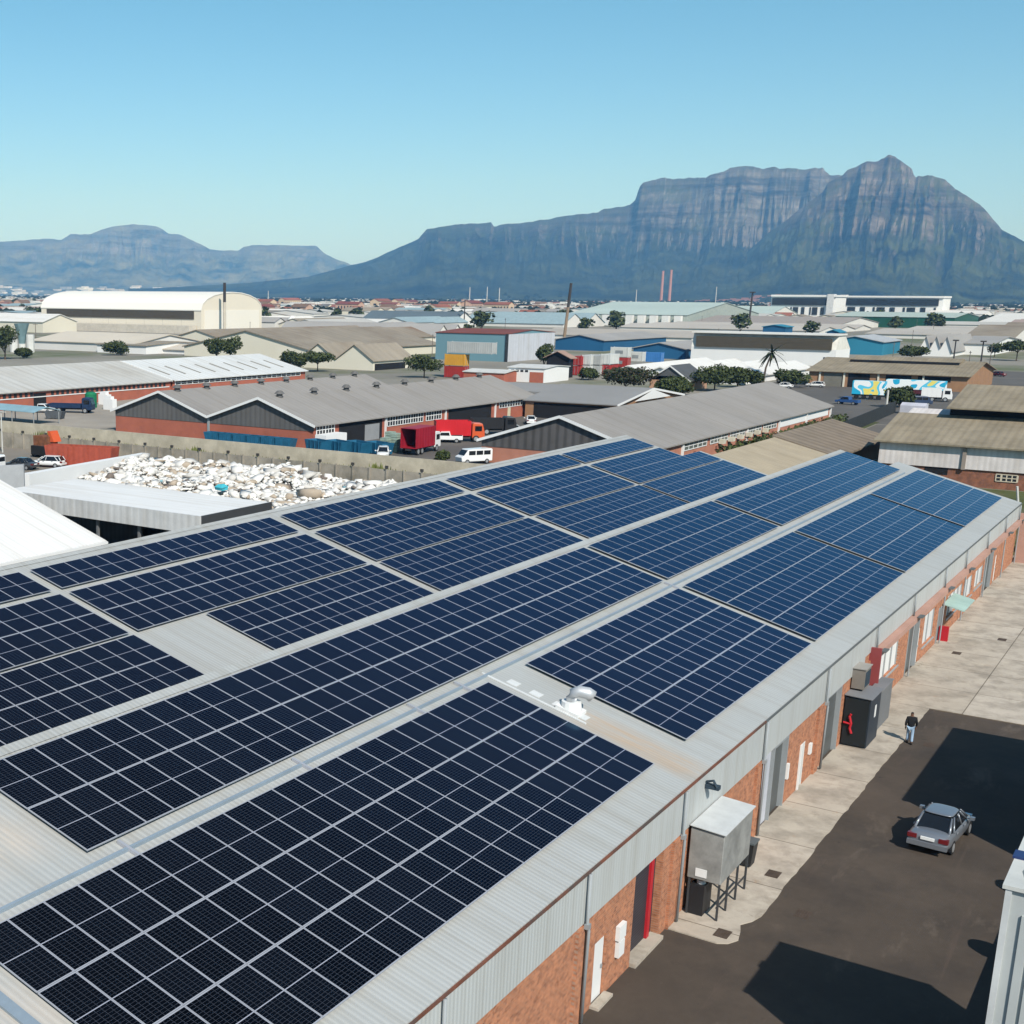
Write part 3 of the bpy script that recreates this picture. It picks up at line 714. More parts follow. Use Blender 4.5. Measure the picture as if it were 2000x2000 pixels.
def make_truck(name, label, cabm, boxm, L=8.0, boxh=2.7, open_rear=True, tipper=False, group=None, cat="truck"):
    """cab towards +x"""
    t = thing(name, label, cat, (0, 0, 0), group)
    h = L / 2
    MB().box(-h, h - .3, -.45, .45, .62, .88).build("chassis", M("truck_chassis", (0.03, 0.03, 0.03)), t)
    b = MB(); b.prism([(h - 1.9, -1.1, .6), (h, -1.1, .6), (h, -1.1, 1.5), (h - .35, -1.1, 2.75), (h - 1.7, -1.1, 2.85), (h - 1.9, -1.1, 2.6)], (0, 2.2, 0))
    cab = b.build("cab", cabm, t); md = cab.modifiers.new("bev", 'BEVEL'); md.width = .08; md.segments = 2
    MB().prism([(h + .005, -.95, 1.6), (h - .3, -.95, 2.6), (h - .27, -.95, 2.62), (h + .035, -.95, 1.6)], (0, 1.9, 0)).build("windscreen", carglass, cab)
    for s in (1, -1): MB().box(h - 1.5, h - .45, min(s * 1.09, s * 1.12), max(s * 1.09, s * 1.12), 1.65, 2.4).build("side_window", carglass, cab)
    z0, z1_ = .95, .95 + boxh; x0, x1 = -h, h - 2.1
    b = MB()
    b.box(x0, x1, -1.2, 1.2, z0, z0 + .12); b.box(x1 - .08, x1, -1.2, 1.2, z0 + .12, z1_)
    b.box(x0, x1 - .08, -1.2, -1.13, z0 + .12, z1_); b.box(x0, x1 - .08, 1.13, 1.2, z0 + .12, z1_)
    if not tipper: b.box(x0, x1 - .08, -1.13, 1.13, z1_ - .08, z1_)
    if not open_rear: b.box(x0, x0 + .08, -1.13, 1.13, z0 + .12, z1_ - (.08 if not tipper else 0))
    b.build("load_body", boxm, t)
    for k in range(int((x1 - x0) / .9)):
        for s in (1, -1): MB().box(x0 + .3 + k * .9, x0 + .4 + k * .9, min(s * 1.2, s * 1.23), max(s * 1.2, s * 1.23), z0, z1_ - .05).build("body_rib", boxm, t)
    for x in (-h + 1.0, -h + 2.2, h - 1.3):
        for s in (1, -1): wheel(t, x, s * .98, .5, .3)
    return t

silver = M("silver_paint", (0.25, 0.27, 0.30), rough=0.32, metal=0.45, spec=0.5, coat=0.6, var=0.03)
c = make_car("parked_car", "silver grey sedan seen from behind on the dark yard asphalt", silver)
place(c, 13.45, -7.38, 0.004, R(-4), (0.95, 0.93, 0.96))

# walking person, seen from behind
def skin_body(name, pts, edges, rad, mat, parent, sub=2, root=0):
    me = bpy.data.meshes.new(name); me.from_pydata(pts, edges, []); me.materials.append(mat)
    o = bpy.data.objects.new(name, me); COL.objects.link(o); o.parent = parent
    md = o.modifiers.new("skin", 'SKIN'); md.use_smooth_shade = True
    for i, r_ in enumerate(rad):
        o.data.skin_vertices[0].data[i].radius = r_ if isinstance(r_, tuple) else (r_, r_)
    o.data.skin_vertices[0].data[root].use_root = True
    s = o.modifiers.new("sub", 'SUBSURF'); s.levels = s.render_levels = sub
    return o
skinm = M("skin", (0.16, 0.085, 0.055), rough=0.6)
jeans = M("pale_jeans", (0.30, 0.42, 0.56), rough=0.9)
jacket = M("dark_jacket", (0.012, 0.013, 0.016), rough=0.9)
hairm = M("black_hair", (0.012, 0.01, 0.009), rough=0.8)
shoem = M("dark_shoes", (0.02, 0.018, 0.016), rough=0.7)
pz = thing("person", "person in a dark jacket and pale jeans walking away beside the concrete apron", "person", (0, 0, 0))
P_ = [(0, 0, .92), (0, 0, 1.12), (.02, 0, 1.38), (.03, 0, 1.47), (.045, 0, 1.56), (.05, 0, 1.66),
      (.02, .17, 1.37), (-.06, .23, 1.12), (.03, .24, .90), (.05, .235, .82),
      (.02, -.17, 1.37), (.0, -.24, 1.12), (.09, -.24, .91), (.11, -.235, .83),
      (.0, .09, .86), (.14, .1, .50), (.06, .1, .10), (.20, .1, .05),
      (.0, -.09, .86), (-.06, -.1, .48), (-.26, -.1, .13), (-.14, -.1, .05)]
E_ = [(0, 1), (1, 2), (2, 3), (3, 4), (4, 5), (2, 6), (6, 7), (7, 8), (8, 9), (2, 10), (10, 11), (11, 12), (12, 13), (0, 14), (14, 15), (15, 16), (16, 17), (0, 18), (18, 19), (19, 20), (20, 21)]
rd = [(.13, .15), (.12, .14), (.12, .16), .055, .085, .075, .06, .045, .035, .03, .06, .045, .035, .03, .085, .06, .045, .04, .085, .06, .045, .04]
skin_body("body", P_, E_, rd, skinm, pz)
skin_body("jacket", [(0, 0, .84), (0, 0, 1.1), (.02, 0, 1.36), (.03, 0, 1.45), (.02, .18, 1.37), (-.06, .24, 1.12), (.03, .25, .92), (.02, -.18, 1.37), (.0, -.25, 1.12), (.09, -.25, .93)],
          [(0, 1), (1, 2), (2, 3), (2, 4), (4, 5), (5, 6), (2, 7), (7, 8), (8, 9)], [(.16, .19), (.15, .18), (.14, .18), .08, .085, .068, .055, .085, .068, .055], jacket, pz)
skin_body("trousers", [(0, 0, .9), (0, .09, .84), (.14, .1, .50), (.06, .1, .11), (0, -.09, .84), (-.06, -.1, .48), (-.26, -.1, .14)], [(0, 1), (1, 2), (2, 3), (0, 4), (4, 5), (5, 6)],
          [(.13, .15), .105, .078, .065, .105, .078, .065], jeans, pz)
skin_body("hair", [(.035, 0, 1.58), (.035, 0, 1.68)], [(0, 1)], [.088, .07], hairm, pz)
for (a, s) in (((.04, .1, .05), 1), ((-.24, -.1, .07), -1)):
    b = MB().box(a[0] - .06, a[0] + .2, a[1] - .045, a[1] + .045, .004, a[2] + .05)
    o = b.build("shoe", shoem, pz); md = o.modifiers.new("bev", 'BEVEL'); md.width = .03; md.segments = 2
for s, hx, hz in ((1, .05, .84), (-1, .11, .85)):
    y = s * .235
    hb = MB(); hb.tube([(hx, y, hz + .02), (hx + .015, y, hz - .04), (hx + .02, y, hz - .09)], [.026, .042, .034], 8)
    for q in range(4):
        fx = hx - .012 + q * .018; ln = (.075, .085, .08, .06)[q]
        hb.tube([(fx, y, hz - .08), (fx + .006, y - s * .006, hz - .08 - ln * .55), (fx + .008, y - s * .022, hz - .08 - ln)], [.0095, .009, .007], 6)
    hb.tube([(hx + .03, y - s * .01, hz - .02), (hx + .055, y - s * .02, hz - .06), (hx + .055, y - s * .03, hz - .095)], [.011, .01, .008], 6)
    hb.build("hand", skinm, pz, smooth=True)
place(pz, 25.55, -3.9, 0.004, R(12), 0.96)

# raised galvanised plant box on legs
stl = M("weathered_zinc_box", (0.36, 0.36, 0.34), rough=0.55, var=0.18, vs=1.2, metal=0.15, col2=(0.22, 0.22, 0.21), c2=(0.45, 0.7), c2s=0.8)
t = thing("plant_box", "grey metal plant box raised on dark legs against the brick wall", "equipment box", (2.2, -1.9, 0.05))
o = MB().box(.58, 3.85, -2.5, -1.31, 1.42, 3.3).build("casing", stl, t)
md = o.modifiers.new("bev", 'BEVEL'); md.width = .025; md.segments = 1
MB().prism([(.5, -1.3, 3.40), (.5, -2.56, 3.31), (.5, -2.56, 3.34), (.5, -1.3, 3.43)], (3.43, 0, 0)).build("lid", M("pale_zinc_lid", (0.58, 0.59, 0.58), rough=0.5, var=0.1, vs=1.5), t)
MB().box(.56, .585, -2.0, -1.6, 1.55, 1.85).build("notice", whitem, t)
legm = M("dark_steel_leg", (0.05, 0.052, 0.055), rough=0.6)
for x in (.62, 1.6, 2.7, 3.8):
    for y in (-2.46, -1.4): MB().box(x - .035, x + .035, y - .035, y + .035, .05, 1.42).build("leg", legm, t)
MB().box(.6, 3.84, -2.44, -2.4, .5, .56).build("brace", legm, t)
MB().box(.62, 1.5, -1.95, -1.45, .06, 1.2).build("cabinet", M("black_cabinet", (0.02, 0.02, 0.022), rough=0.5), t)
MB().tube([(.9, -1.75, 1.2), (.9, -1.75, 1.32)], .16, 14).build("white_drum", whitem, t)
# bin
t = thing("wheelie_bin", "dark wheeled bin standing behind the grey metal plant box", "bin", (6.0, -1.85, 0.05))
b = MB(); b.loft([[(5.75, -2.1, .12), (6.25, -2.1, .12), (6.25, -1.6, .12), (5.75, -1.6, .12)], [(5.68, -2.17, 1.05), (6.32, -2.17, 1.05), (6.32, -1.53, 1.05), (5.68, -1.53, 1.05)]])
binm = M("bin_plastic", (0.02, 0.022, 0.025), rough=0.5)
b.build("tub", binm, t); MB().box(5.65, 6.35, -2.2, -1.48, 1.05, 1.12).build("lid", M("bin_lid", (0.10, 0.12, 0.13), rough=0.5), t)
for x in (5.8, 6.2): MB().tube([(x - .04, -1.55, .15), (x + .04, -1.55, .15)], .1, 10).build("wheel", tyre, t)
# dark container with red levers
t = thing("storage_container", "dark blue steel container with a red handle parked against the wall", "container", (24.2, -1.85, 0.05))
navy = M("navy_container", (0.030, 0.045, 0.065), rough=0.5, ribs=('x', 0.28, 0.35), var=0.15)
MB().box(23.1, 25.35, -2.42, -1.24, .1, 2.55).build("shell", navy, t)
MB().box(23.04, 23.095, -2.38, -1.28, .14, 2.5).build("door", M("black_container_door", (0.016, 0.020, 0.022), rough=0.5), t)
MB().tube([(22.97, -1.72, .75), (22.97, -1.62, 1.0), (22.97, -1.66, 1.25), (22.97, -1.56, 1.6), (22.97, -1.62, 1.72)], .06, 8).tube([(22.97, -1.66, 1.22), (22.97, -1.3, 1.26)], .05, 8).build("red_handle", redm, t)
MB().prism([(23.0, -1.22, 2.62), (23.0, -2.5, 2.57), (23.0, -2.5, 2.6), (23.0, -1.22, 2.66)], (2.45, 0, 0)).build("roof_sheet", M("grey_steel_lid", (0.22, 0.225, 0.235), rough=0.5), t)
MB().box(24.2, 24.5, -2.435, -2.42, 1.4, 2.0).build("notice", whitem, t)
# grey box behind it and the air-conditioner over it
t = thing("storage_box", "grey steel box behind the dark blue container, under the air-conditioner", "steel box", (27.0, -1.8, 0.05))
MB().box(25.5, 29.2, -2.2, -1.65, .05, 2.1).build("body", M("grey_steel_box", (0.17, 0.18, 0.19), rough=0.5, var=0.12), t)
MB().box(25.45, 29.25, -2.24, -1.63, 2.105, 2.16).build("lid", M("grey_steel_lid", (0.22, 0.225, 0.235)), t)
t = thing("air_conditioner", "brown grey air-conditioner fixed to the wall above the container", "air conditioner", (24.6, -1.25, 2.9))
MB().box(24.0, 25.2, -1.85, -1.26, 2.75, 3.75).build("casing", M("dull_aircon", (0.21, 0.19, 0.165), rough=0.6), t)
MB().box(24.1, 25.1, -1.87, -1.852, 2.85, 3.6).build("grille", M("dark_lamp", (0.03, 0.05, 0.07)), t)
MB().box(23.95, 25.25, -1.9, -1.25, 3.755, 3.8).build("lid", M("dull_aircon_lid", (0.33, 0.31, 0.28)), t)
# drain covers
dm = M("rusty_drain_cover", (0.085, 0.06, 0.045), rough=0.9, var=0.25, vs=3)
for k, (x, y, lab) in enumerate(((5.8, -2.95, "dark drain cover in the concrete next to the plant box legs"), (3.15, -4.75, "rusty drain cover in the asphalt next to the building's shadow"), (-.2, -2.95, "rusty drain cover at the rounded near end of the concrete apron"),
                    (25.9, -4.75, "drain cover in the asphalt just nearer than the walking person"), (45.6, -2.75, "dark drain cover in the far concrete yard, nearest the wall"), (51.1, -4.5, "dark drain cover in the far concrete yard, farthest from the camera"))):
    z = .05 if (y > -3.5 or x > 33) else .004
    o = MB().box(x - .33, x + .33, y - .24, y + .24, z - .02, z + .012)
    for q in range(5): o.box(x - .3, x + .3, y - .2 + q * .09, y - .17 + q * .09, z + .012, z + .02)
    tag(o.build("drain_cover", dm), lab, "drain cover", "drain covers in the yard")
# right-hand ribbed building in the corner of the picture and its taller neighbour outside the frame
t = thing("ribbed_cabin", "tall pale ribbed steel cabin at the right edge of the yard", "steel cabin", (-9.1, -11.85, 0))
ribbed = M("pale_ribbed_steel", (0.46, 0.48, 0.47), rough=0.5, var=0.06)
MB().box(-9.1, -5.15, -16.5, -11.85, 0, 7.8).build("body", ribbed, t)
for k in range(14):
    y = -12.35 - k * .27
    MB().box(-9.16, -9.1, y - .09, y + .09, .2, 7.2).build("rib", ribbed, t)
MB().box(-9.17, -9.1, -11.99, -11.85, 0, 7.8).build("corner_trim", M("pale_trim", (0.60, 0.61, 0.60), rough=0.5), t)
o = MB().box(-9.2, -5.1, -16.5, -11.78, 7.8, 7.9).build("roof", M("pale_roof_panel", (0.62, 0.62, 0.58), rough=0.5), t)
MB().box(-7.35, -6.85, -16.5, -11.74, 7.9, 7.96).build("blue_band", M("navy_band", (0.02, 0.04, 0.13), rough=0.4), o)
b = MB(); b.loft([[(-8.85 + .75 + .75 * math.cos(a), -12.7 + .65 * math.sin(a), 7.9) for a in [k * math.pi / 6 for k in range(12)]], [(-8.85 + .75 + .6 * math.cos(a), -12.7 + .5 * math.sin(a), 8.05) for a in [k * math.pi / 6 for k in range(12)]]])
b.build("hatch", M("beige_hatch", (0.56, 0.53, 0.45), rough=0.6), o)
t = thing("neighbour_building", "tall neighbouring building just right of the frame that shades the yard", "building", (17, -16, 0))
o = MB().box(12.2, 24.4, -30, -11.75, 0, 7.0).build("wall", M("neighbour_wall", (0.45, 0.43, 0.40)), t)
MB().box(12.1, 24.5, -30, -11.65, 7.0, 7.15).build("roof", roofm, t)
t = thing("yard_fence_wall", "low wall along the right side of the yard, just out of frame", "wall", (4, -12.2, 0))
MB().box(-5.1, 12.1, -12.6, -12.35, 0, 2.0).build("wall", M("neighbour_wall", (0.45, 0.43, 0.40)), t)
for x in (2.7, 8.6): MB().tube([(x, -12.45, 2.0), (x, -12.45, 2.35), (x, -12.45, 2.6)], [.5, .5, .3], 12).build("cap", M("neighbour_wall", (0.45, 0.43, 0.40)), t)
# ================================================================== BUILDINGS AROUND
rib = lambda ax, per=0.6, d=0.1: (ax, per, d)
grey_roof = M("grey_fibre_roof", (0.305, 0.285, 0.265), rough=0.85, var=0.07, vs=0.08, ribs=('x', 1.2, 0.05), col2=(0.25, 0.235, 0.22), c2=(0.5, 0.8), c2s=0.05)
grey_roof_y = M("grey_fibre_roof_across", (0.27, 0.265, 0.26), rough=0.85, var=0.07, vs=0.08)
brown_roof = M("brown_fibre_roof", (0.31, 0.26, 0.185), rough=0.9, var=0.16, vs=0.25, ribs=('y', 0.9, 0.12), col2=(0.22, 0.185, 0.13), c2=(0.5, 0.75), c2s=0.3)
tan_roof = M("tan_fibre_roof", (0.31, 0.27, 0.215), rough=0.9, var=0.14, vs=0.05, ribs=('x', 4.0, 0.06), col2=(0.23, 0.185, 0.14), c2=(0.5, 0.7), c2s=0.04)
beige_roof = M("beige_fibre_roof", (0.42, 0.35, 0.25), rough=0.9, var=0.1, vs=0.4, ribs=('x', 0.8, 0.1))
white_roof = M("white_roof_sheet", (0.74, 0.73, 0.70), rough=0.7, var=0.04, vs=0.15, ribs=('x', 0.7, 0.05))
pale_roof = M("pale_roof_sheet", (0.68, 0.69, 0.68), rough=0.7, var=0.07, vs=0.08, ribs=('x', 1.6, 0.08))
dull_white_roof = M("dull_white_roof_sheet", (0.56, 0.555, 0.53), rough=0.8, var=0.1, vs=0.06, ribs=('x', 2.2, 0.1), col2=(0.47, 0.45, 0.41), c2=(0.45, 0.7), c2s=0.06)
mid_grey = M("mid_grey_roof", (0.33, 0.32, 0.31), rough=0.85, var=0.1, vs=0.04)
slate = M("slate_roof", (0.11, 0.15, 0.18), rough=0.8, var=0.1, vs=0.05)
redbrick = M("red_brick_far", (0.40, 0.125, 0.080), rough=0.9, var=0.12, vs=0.3, col2=(0.33, 0.11, 0.075), c2=(0.5, 0.7), c2s=0.4)
tanbrick = M("tan_brick_far", (0.34, 0.19, 0.105), rough=0.9, var=0.12, vs=0.4)
gclad = M("grey_gable_cladding", (0.125, 0.122, 0.12), rough=0.8, var=0.1, vs=0.3, ribs=('y', 0.9, 0.18))
cream = M("cream_plaster", (0.70, 0.66, 0.55), rough=0.85, var=0.05, vs=0.05)
offwhite = M("off_white_wall", (0.68, 0.67, 0.64), rough=0.85, var=0.05, vs=0.06)
whitewall = M("white_wall", (0.78, 0.78, 0.77), rough=0.8, var=0.04, vs=0.1)
barge = M("white_barge_board", (0.76, 0.76, 0.75), rough=0.7, var=0.04)
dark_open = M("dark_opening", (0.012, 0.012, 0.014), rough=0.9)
bluegrey = M("blue_grey_sheet", (0.15, 0.28, 0.33), rough=0.6, var=0.07, vs=0.05)
lilac = M("pale_lilac_sheet", (0.55, 0.57, 0.62), rough=0.6, var=0.05, ribs=('x', 2.0, 0.05))
redroof = M("red_roof_sheet", (0.20, 0.06, 0.045), rough=0.8, var=0.15, vs=0.1)
bluew = M("blue_wall_sheet", (0.015, 0.10, 0.22), rough=0.6, var=0.1, vs=0.05)
teal = M("teal_wall_sheet", (0.03, 0.22, 0.34), rough=0.6, var=0.1, vs=0.05)
greenw = M("dark_green_sheet", (0.010, 0.085, 0.050), rough=0.6, var=0.1, vs=0.02)
pgreen = M("pale_green_roof", (0.44, 0.53, 0.50), rough=0.7, var=0.08, vs=0.02)
louvre = M("brown_louvre_band", (0.085, 0.072, 0.05), rough=0.8, var=0.1, ribs=('z', 0.5, 0.2))
farwin = M("far_window", (0.03, 0.035, 0.04), rough=0.25, var=0.3, vs=1.5)

RECTS = []
def shed(name, label, x0, x1, y0, y1, eave, rise, axis='X', n=1, roof=None, wall=None, gable=None, gz=0.0, over=0.5, th=0.18, trim=True, cat="shed", group=None, lens=None, barrel=False, vents=0):
    """gabled hall; axis is the ridge direction; n gables side by side; lens: ridge length of each bay"""
    RECTS.append((x0, x1, y0, y1))
    t = thing(name, label, cat, ((x0 + x1) / 2, (y0 + y1) / 2, 0), group)
    if axis == 'X': A0, A1, B0, B1 = x0, x1, y0, y1; V = lambda a, b, z: (a, b, z)
    else: A0, A1, B0, B1 = y0, y1, x0, x1; V = lambda a, b, z: (b, a, z)
    wdt = (B1 - B0) / n
    def sect(b0, b1, z0, zr):
        if barrel:
            k = 10; c = (b0 + b1) / 2; h = (b1 - b0) / 2
            return [(c - h * math.cos(math.pi * q / k), z0 + zr * math.sin(math.pi * q / k) ** 0.9) for q in range(k + 1)]
        return [(b0, z0), ((b0 + b1) / 2, z0 + zr), (b1, z0)]
    wb = MB()
    for i in range(n):
        b0, b1 = B0 + wdt * i, B0 + wdt * (i + 1)
        a1 = A0 + lens[i] if lens else A1
        s = sect(b0, b1, eave, rise)
        wb.prism([V(A0, b0, 0)] + [V(A0, b, z - th - .02) for b, z in s] + [V(A0, b1, 0)], Vector(V(a1, 0, 0)) - Vector(V(A0, 0, 0)))
        sl = rise / (wdt / 2) if not barrel else 0.3
        o0 = over if i == 0 else 0; o1 = over if i == n - 1 else 0
        top = [(b, z) for b, z in s]; top[0] = (b0 - o0, eave - sl * o0); top[-1] = (b1 + o1, eave - sl * o1)
        rb = MB()
        rb.prism([V(A0 - over, b, z) for b, z in top] + [V(A0 - over, b, z - th) for b, z in reversed(top)], Vector(V(a1 - A0 + 2 * over, 0, 0)))
        rb.build("roof", roof, t)
        if gable:
            gb = MB(); sg = [(b0 + .02, gz)] + [(b, z - th - .03) for b, z in s] + [(b1 - .02, gz)]
            gb.prism([V(A0 - .06, b, z) for b, z in sg], Vector(V(.055, 0, 0))); gb.build("gable", gable, t)
        if trim:
            tb = MB()
            for (p, q) in zip(top, top[1:]):
                tb.prism([V(A0 - over - .07, p[0], p[1] + .05), V(A0 - over - .07, q[0], q[1] + .05), V(A0 - over - .07, q[0], q[1] - .32), V(A0 - over - .07, p[0], p[1] - .32)], Vector(V(.065, 0, 0)))
            tb.build("barge_board", barge, t)
        for k in range(vents):
            a = A0 + (a1 - A0) * (k + .45) / vents; c = (b0 + b1) / 2
            v = MB(); v.tube([V(a, c - .55, eave + rise - .35), V(a, c - .55, eave + rise + .25), V(a, c - .55, eave + rise + .3), V(a, c - .55, eave + rise + .75)], [.45, .45, .8, .35], 10)
            v.build("roof_vent", M("dull_vent", (0.13, 0.125, 0.12), rough=0.7), t)
    wb.build("wall", wall, t)
    return t
def plate(parent, name, face, a0, a1, z0, z1, at, mat, d=0.05, bars=0, barm=None):
    """door or window leaf set on a wall face: 'x' faces -X at x=at, 'y' faces -Y at y=at"""
    b = MB()
    if face == 'x': b.box(at - d, at - .004, a0, a1, z0, z1)
    else: b.box(a0, a1, at - d, at - .004, z0, z1)
    o = b.build(name, mat, parent)
    if bars:
        f = MB()
        for k in range(bars + 1):
            c = a0 + (a1 - a0) * k / bars; wd = .06 if k % 3 else .1
            if face == 'x': f.box(at - d - .04, at - d, c - wd, c + wd, z0, z1)
            else: f.box(c - wd, c + wd, at - d - .04, at - d, z0, z1)
        c = (z0 + z1) / 2
        for z in (z0, c, z1):
            if face == 'x': f.box(at - d - .045, at - d - .001, a0, a1, z - .05, z + .05)
            else: f.box(a0, a1, at - d - .045, at - d - .001, z - .05, z + .05)
        f.build("window_frame", barm or barge, o)
    return o
def bpx(name, label, nc, xl, xr, eave_y, rise, axis='X', z0=0, **k):
    P = g(*nc); W = along(P, (0, 1, 0), xl); L = along(P, (1, 0, 0), xr); e = ztop(P, eave_y)
    return shed(name, label, P.x, P.x + L, P.y, P.y + W, e, rise, axis, **k), P, L, W, e

# --- double-gabled brick hall
t = shed("brick_hall", "double-gabled red brick hall with dark grey gables and round roof vents", 111, 183.5, 91, 129.6, 3.55, 3.3, 'X', 2, grey_roof, redbrick, gclad, 2.45, over=0.6, cat="warehouse", lens=[72.5, 58.5], vents=8)
MB().box(110.8, 110.92, 110.1, 110.5, 0, 3.4).build("downpipe", greyp, t)
plate(t, "window", 'y', 111.6, 116.2, 1.9, 3.2, 91, farwin, bars=6)
plate(t, "doorway", 'y', 117.5, 129.5, 0, 3.2, 91, dark_open)
plate(t, "shutter", 'y', 124.5, 128.6, 0, 2.4, 90.93, M("grey_shutter", (0.30, 0.31, 0.32), rough=0.6))
plate(t, "window", 'y', 131, 142, 1.7, 3.2, 91, farwin, bars=14)
plate(t, "window", 'y', 143, 148, 1.7, 3.2, 91, farwin, bars=6)
plate(t, "doorway", 'y', 150.5, 166, 0, 3.2, 91, dark_open)
plate(t, "window", 'y', 169, 181.5, 2.1, 3.25, 91, farwin, bars=12)
plate(t, "door", 'y', 172.5, 173.6, 0, 2.2, 91, M("cream_door", (0.6, 0.55, 0.4)))
for x in (130.2, 149.2, 167.2, 183.1): MB().box(x, x + .25, 90.72, 90.97, 0, 3.3).build("downpipe", barge, t)
b = MB(); b.box(111.2, 116.6, 89.0, 90.9, 0, 2.0); tag(b.build("site_hut", whitewall), "small white hut against the side wall of the double-gabled hall", "hut")
# --- long single-gabled brick hall
t = shed("brick_hall", "long single-gabled brick hall with a dark grey gable just beyond the solar roof", 113.2, 203, 43.4, 65.4, 3.15, 3.6, 'X', 1, grey_roof, M("pale_brick_far", (0.46, 0.20, 0.135), rough=0.9, var=0.12, vs=0.5), M("dark_gable_sheet", (0.105, 0.10, 0.10), rough=0.8, ribs=('y', 1.1, 0.35)), 2.1, over=0.5, cat="warehouse")
for i, (a, c) in enumerate(((128, 137), (138.5, 146), (147, 154), (155, 162), (163, 170))):
    plate(t, "window", 'y', a, c, 1.75, 2.8, 43.4, M("dusty_window", (0.13, 0.15, 0.14), rough=0.3, var=0.3, vs=1.0), bars=5)
plate(t, "sign_band", 'y', 171.5, 201.5, 1.5, 2.85, 43.4, whitewall)
for x in (127, 154.5, 171, 187, 202.4): MB().box(x, x + .3, 43.1, 43.38, 0, 2.9).build("downpipe", barge, t)
for k in range(6):
    MB().box(142 + k * 4.1, 143.1 + k * 4.1, 42.6, 43.3, 1.5, 2.1).build("wall_fan", M("pale_fan", (0.6, 0.56, 0.45)), t)
for k in range(7): plate(t, "vent", 'y', 132 + k * 9, 132.8 + k * 9, .6, 1.3, 43.4, M("brick_vent", (0.22, 0.09, 0.06)))
# --- cross hall between them
t = shed("cross_hall", "low grey-roofed hall set crosswise between the two brick halls", 178, 211, 73, 90.2, 3.2, 2.0, 'Y', 1, grey_roof_y, tanbrick, None, 0, over=0.5, cat="warehouse")
plate(t, "doorway", 'x', 74, 88.5, 0, 2.7, 178, dark_open)
MB().prism([(202.5, 90.2, 0), (202.5, 90.2, 4.0), (194.5, 90.2, 5.0), (186.5, 90.2, 4.0), (186.5, 90.2, 0)], (0, 14, 0)).build("rear_wing", grey_roof_y, t)
MB().prism([(185.5, 72.4, 3.25), (194.5, 72.4, 4.9), (203.5, 72.4, 3.25)], (0, .09, 0)).build("gable", barge, t)
# --- long pale-roofed workshop row, left
t = shed("workshop_row", "long pale-roofed brick workshop row with a line of small windows, at the left", 60, 172.5, 171, 201, 3.5, 3.5, 'X', 1, dull_white_roof, redbrick, None, 0, over=0.6, trim=False, cat="warehouse")
for k in range(46):
    a = 108 + k * 1.38
    if 118.5 < a < 122 or 132 < a < 136: continue
    plate(t, "window", 'y', a, a + .72, 2.15, 2.95, 171, farwin)
MB().box(62, 172, 170.9, 170.99, 1.95, 2.12).build("window_band", barge, t)
MB().box(62, 172, 170.9, 170.99, 3.0, 3.2).build("window_band", barge, t)
for a, c in ((119, 121.6), (132.3, 135.6)): plate(t, "doorway", 'y', a, c, 0, 2.7, 171, dark_open)
t = shed("workshop_row", "whiter-roofed end of the brick workshop row, with roof-light streaks", 173.2, 223.2, 171, 200, 3.5, 3.5, 'X', 1, pale_roof, redbrick, None, 0, over=0.6, cat="warehouse")
plate(t, "window", 'y', 174, 221, 2.3, 3.1, 171, dark_open, bars=24)
for k in range(9):
    a = 175.5 + k * 5.3
    MB().prism([(a, 174, 4.28), (a + .5, 174, 4.28), (a + .5, 180, 5.72), (a, 180, 5.72)], (0, 0, .05)).build("roof_light", M("dusty_rooflight", (0.30, 0.28, 0.24)), t)
# --- near white-roofed shed, lower left
t = thing("white_shed", "near white-roofed shed beside the solar warehouse at the left edge", "shed", (5, 58, 0))
bb = MB(); bb.prism([(-22, 50.6, 0), (-22, 50.6, 4.0), (-22, 66, 8.75), (-22, 81, 4.0), (-22, 81, 0)], (46.5, 0, 0)); bb.build("wall", whitewall, t)
wr2 = M("bright_white_roof", (0.80, 0.79, 0.77), rough=0.65, var=0.03, vs=0.3, ribs=('x', 0.4, 0.04))
bb = MB(); bb.prism([(-22.5, 50.1, 3.95), (-22.5, 66, 8.9), (-22.5, 81.5, 3.95), (-22.5, 81.5, 3.8), (-22.5, 66, 8.75), (-22.5, 50.1, 3.8)], (47.6, 0, 0)); bb.build("roof", wr2, t)
MB().box(-22.5, 25.1, 49.95, 50.08, 3.72, 3.9).build("gutter", barge, t)
MB().box(24.55, 24.7, 50.3, 50.58, 0, 3.9).build("downpipe", barge, t)
# --- open flat-roofed yard shed
t = thing("open_shed", "open shed with a flat white roof and deep fascia beside the rubbish heap", "shed", (36, 58, 0))
MB().box(32.2, 41.2, 47.2, 69, 5.0, 5.1).build("roof", wr2, t)
MB().box(32.0, 32.18, 47.0, 69, 3.75, 5.16).build("fascia", M("grey_white_fascia", (0.62, 0.62, 0.61), rough=0.7, ribs=('y', 0.7, 0.1)), t)
MB().box(32.2, 41.2, 47.0, 47.18, 3.75, 5.13).build("fascia", M("dark_fascia", (0.05, 0.052, 0.055), rough=0.7), t)
dk = M("charcoal_sheet", (0.035, 0.037, 0.04), rough=0.7, ribs=('y', 0.5, 0.2))
MB().box(40.9, 41.1, 47.3, 69, 0, 4.98).build("back_wall", dk, t)
MB().box(38.0, 38.15, 58.2, 69, 0, 4.9).build("partition", dk, t)
for y in (47.5, 53.5, 58.0, 64): MB().box(32.4, 32.6, y, y + .2, 0, 4.95).build("post", M("shed_post", (0.16, 0.165, 0.17)), t)
P1, P2 = g(57, 926, 3.0), g(290, 885, 2.4)
t = thing("yard_wall", "thick white wall along the left side of the rubbish heap", "wall", (P1.x, P1.y, 0))
bb = MB(); d = (P2 - P1); nn = Vector((-d.y, d.x, 0)).normalized() * 1.0
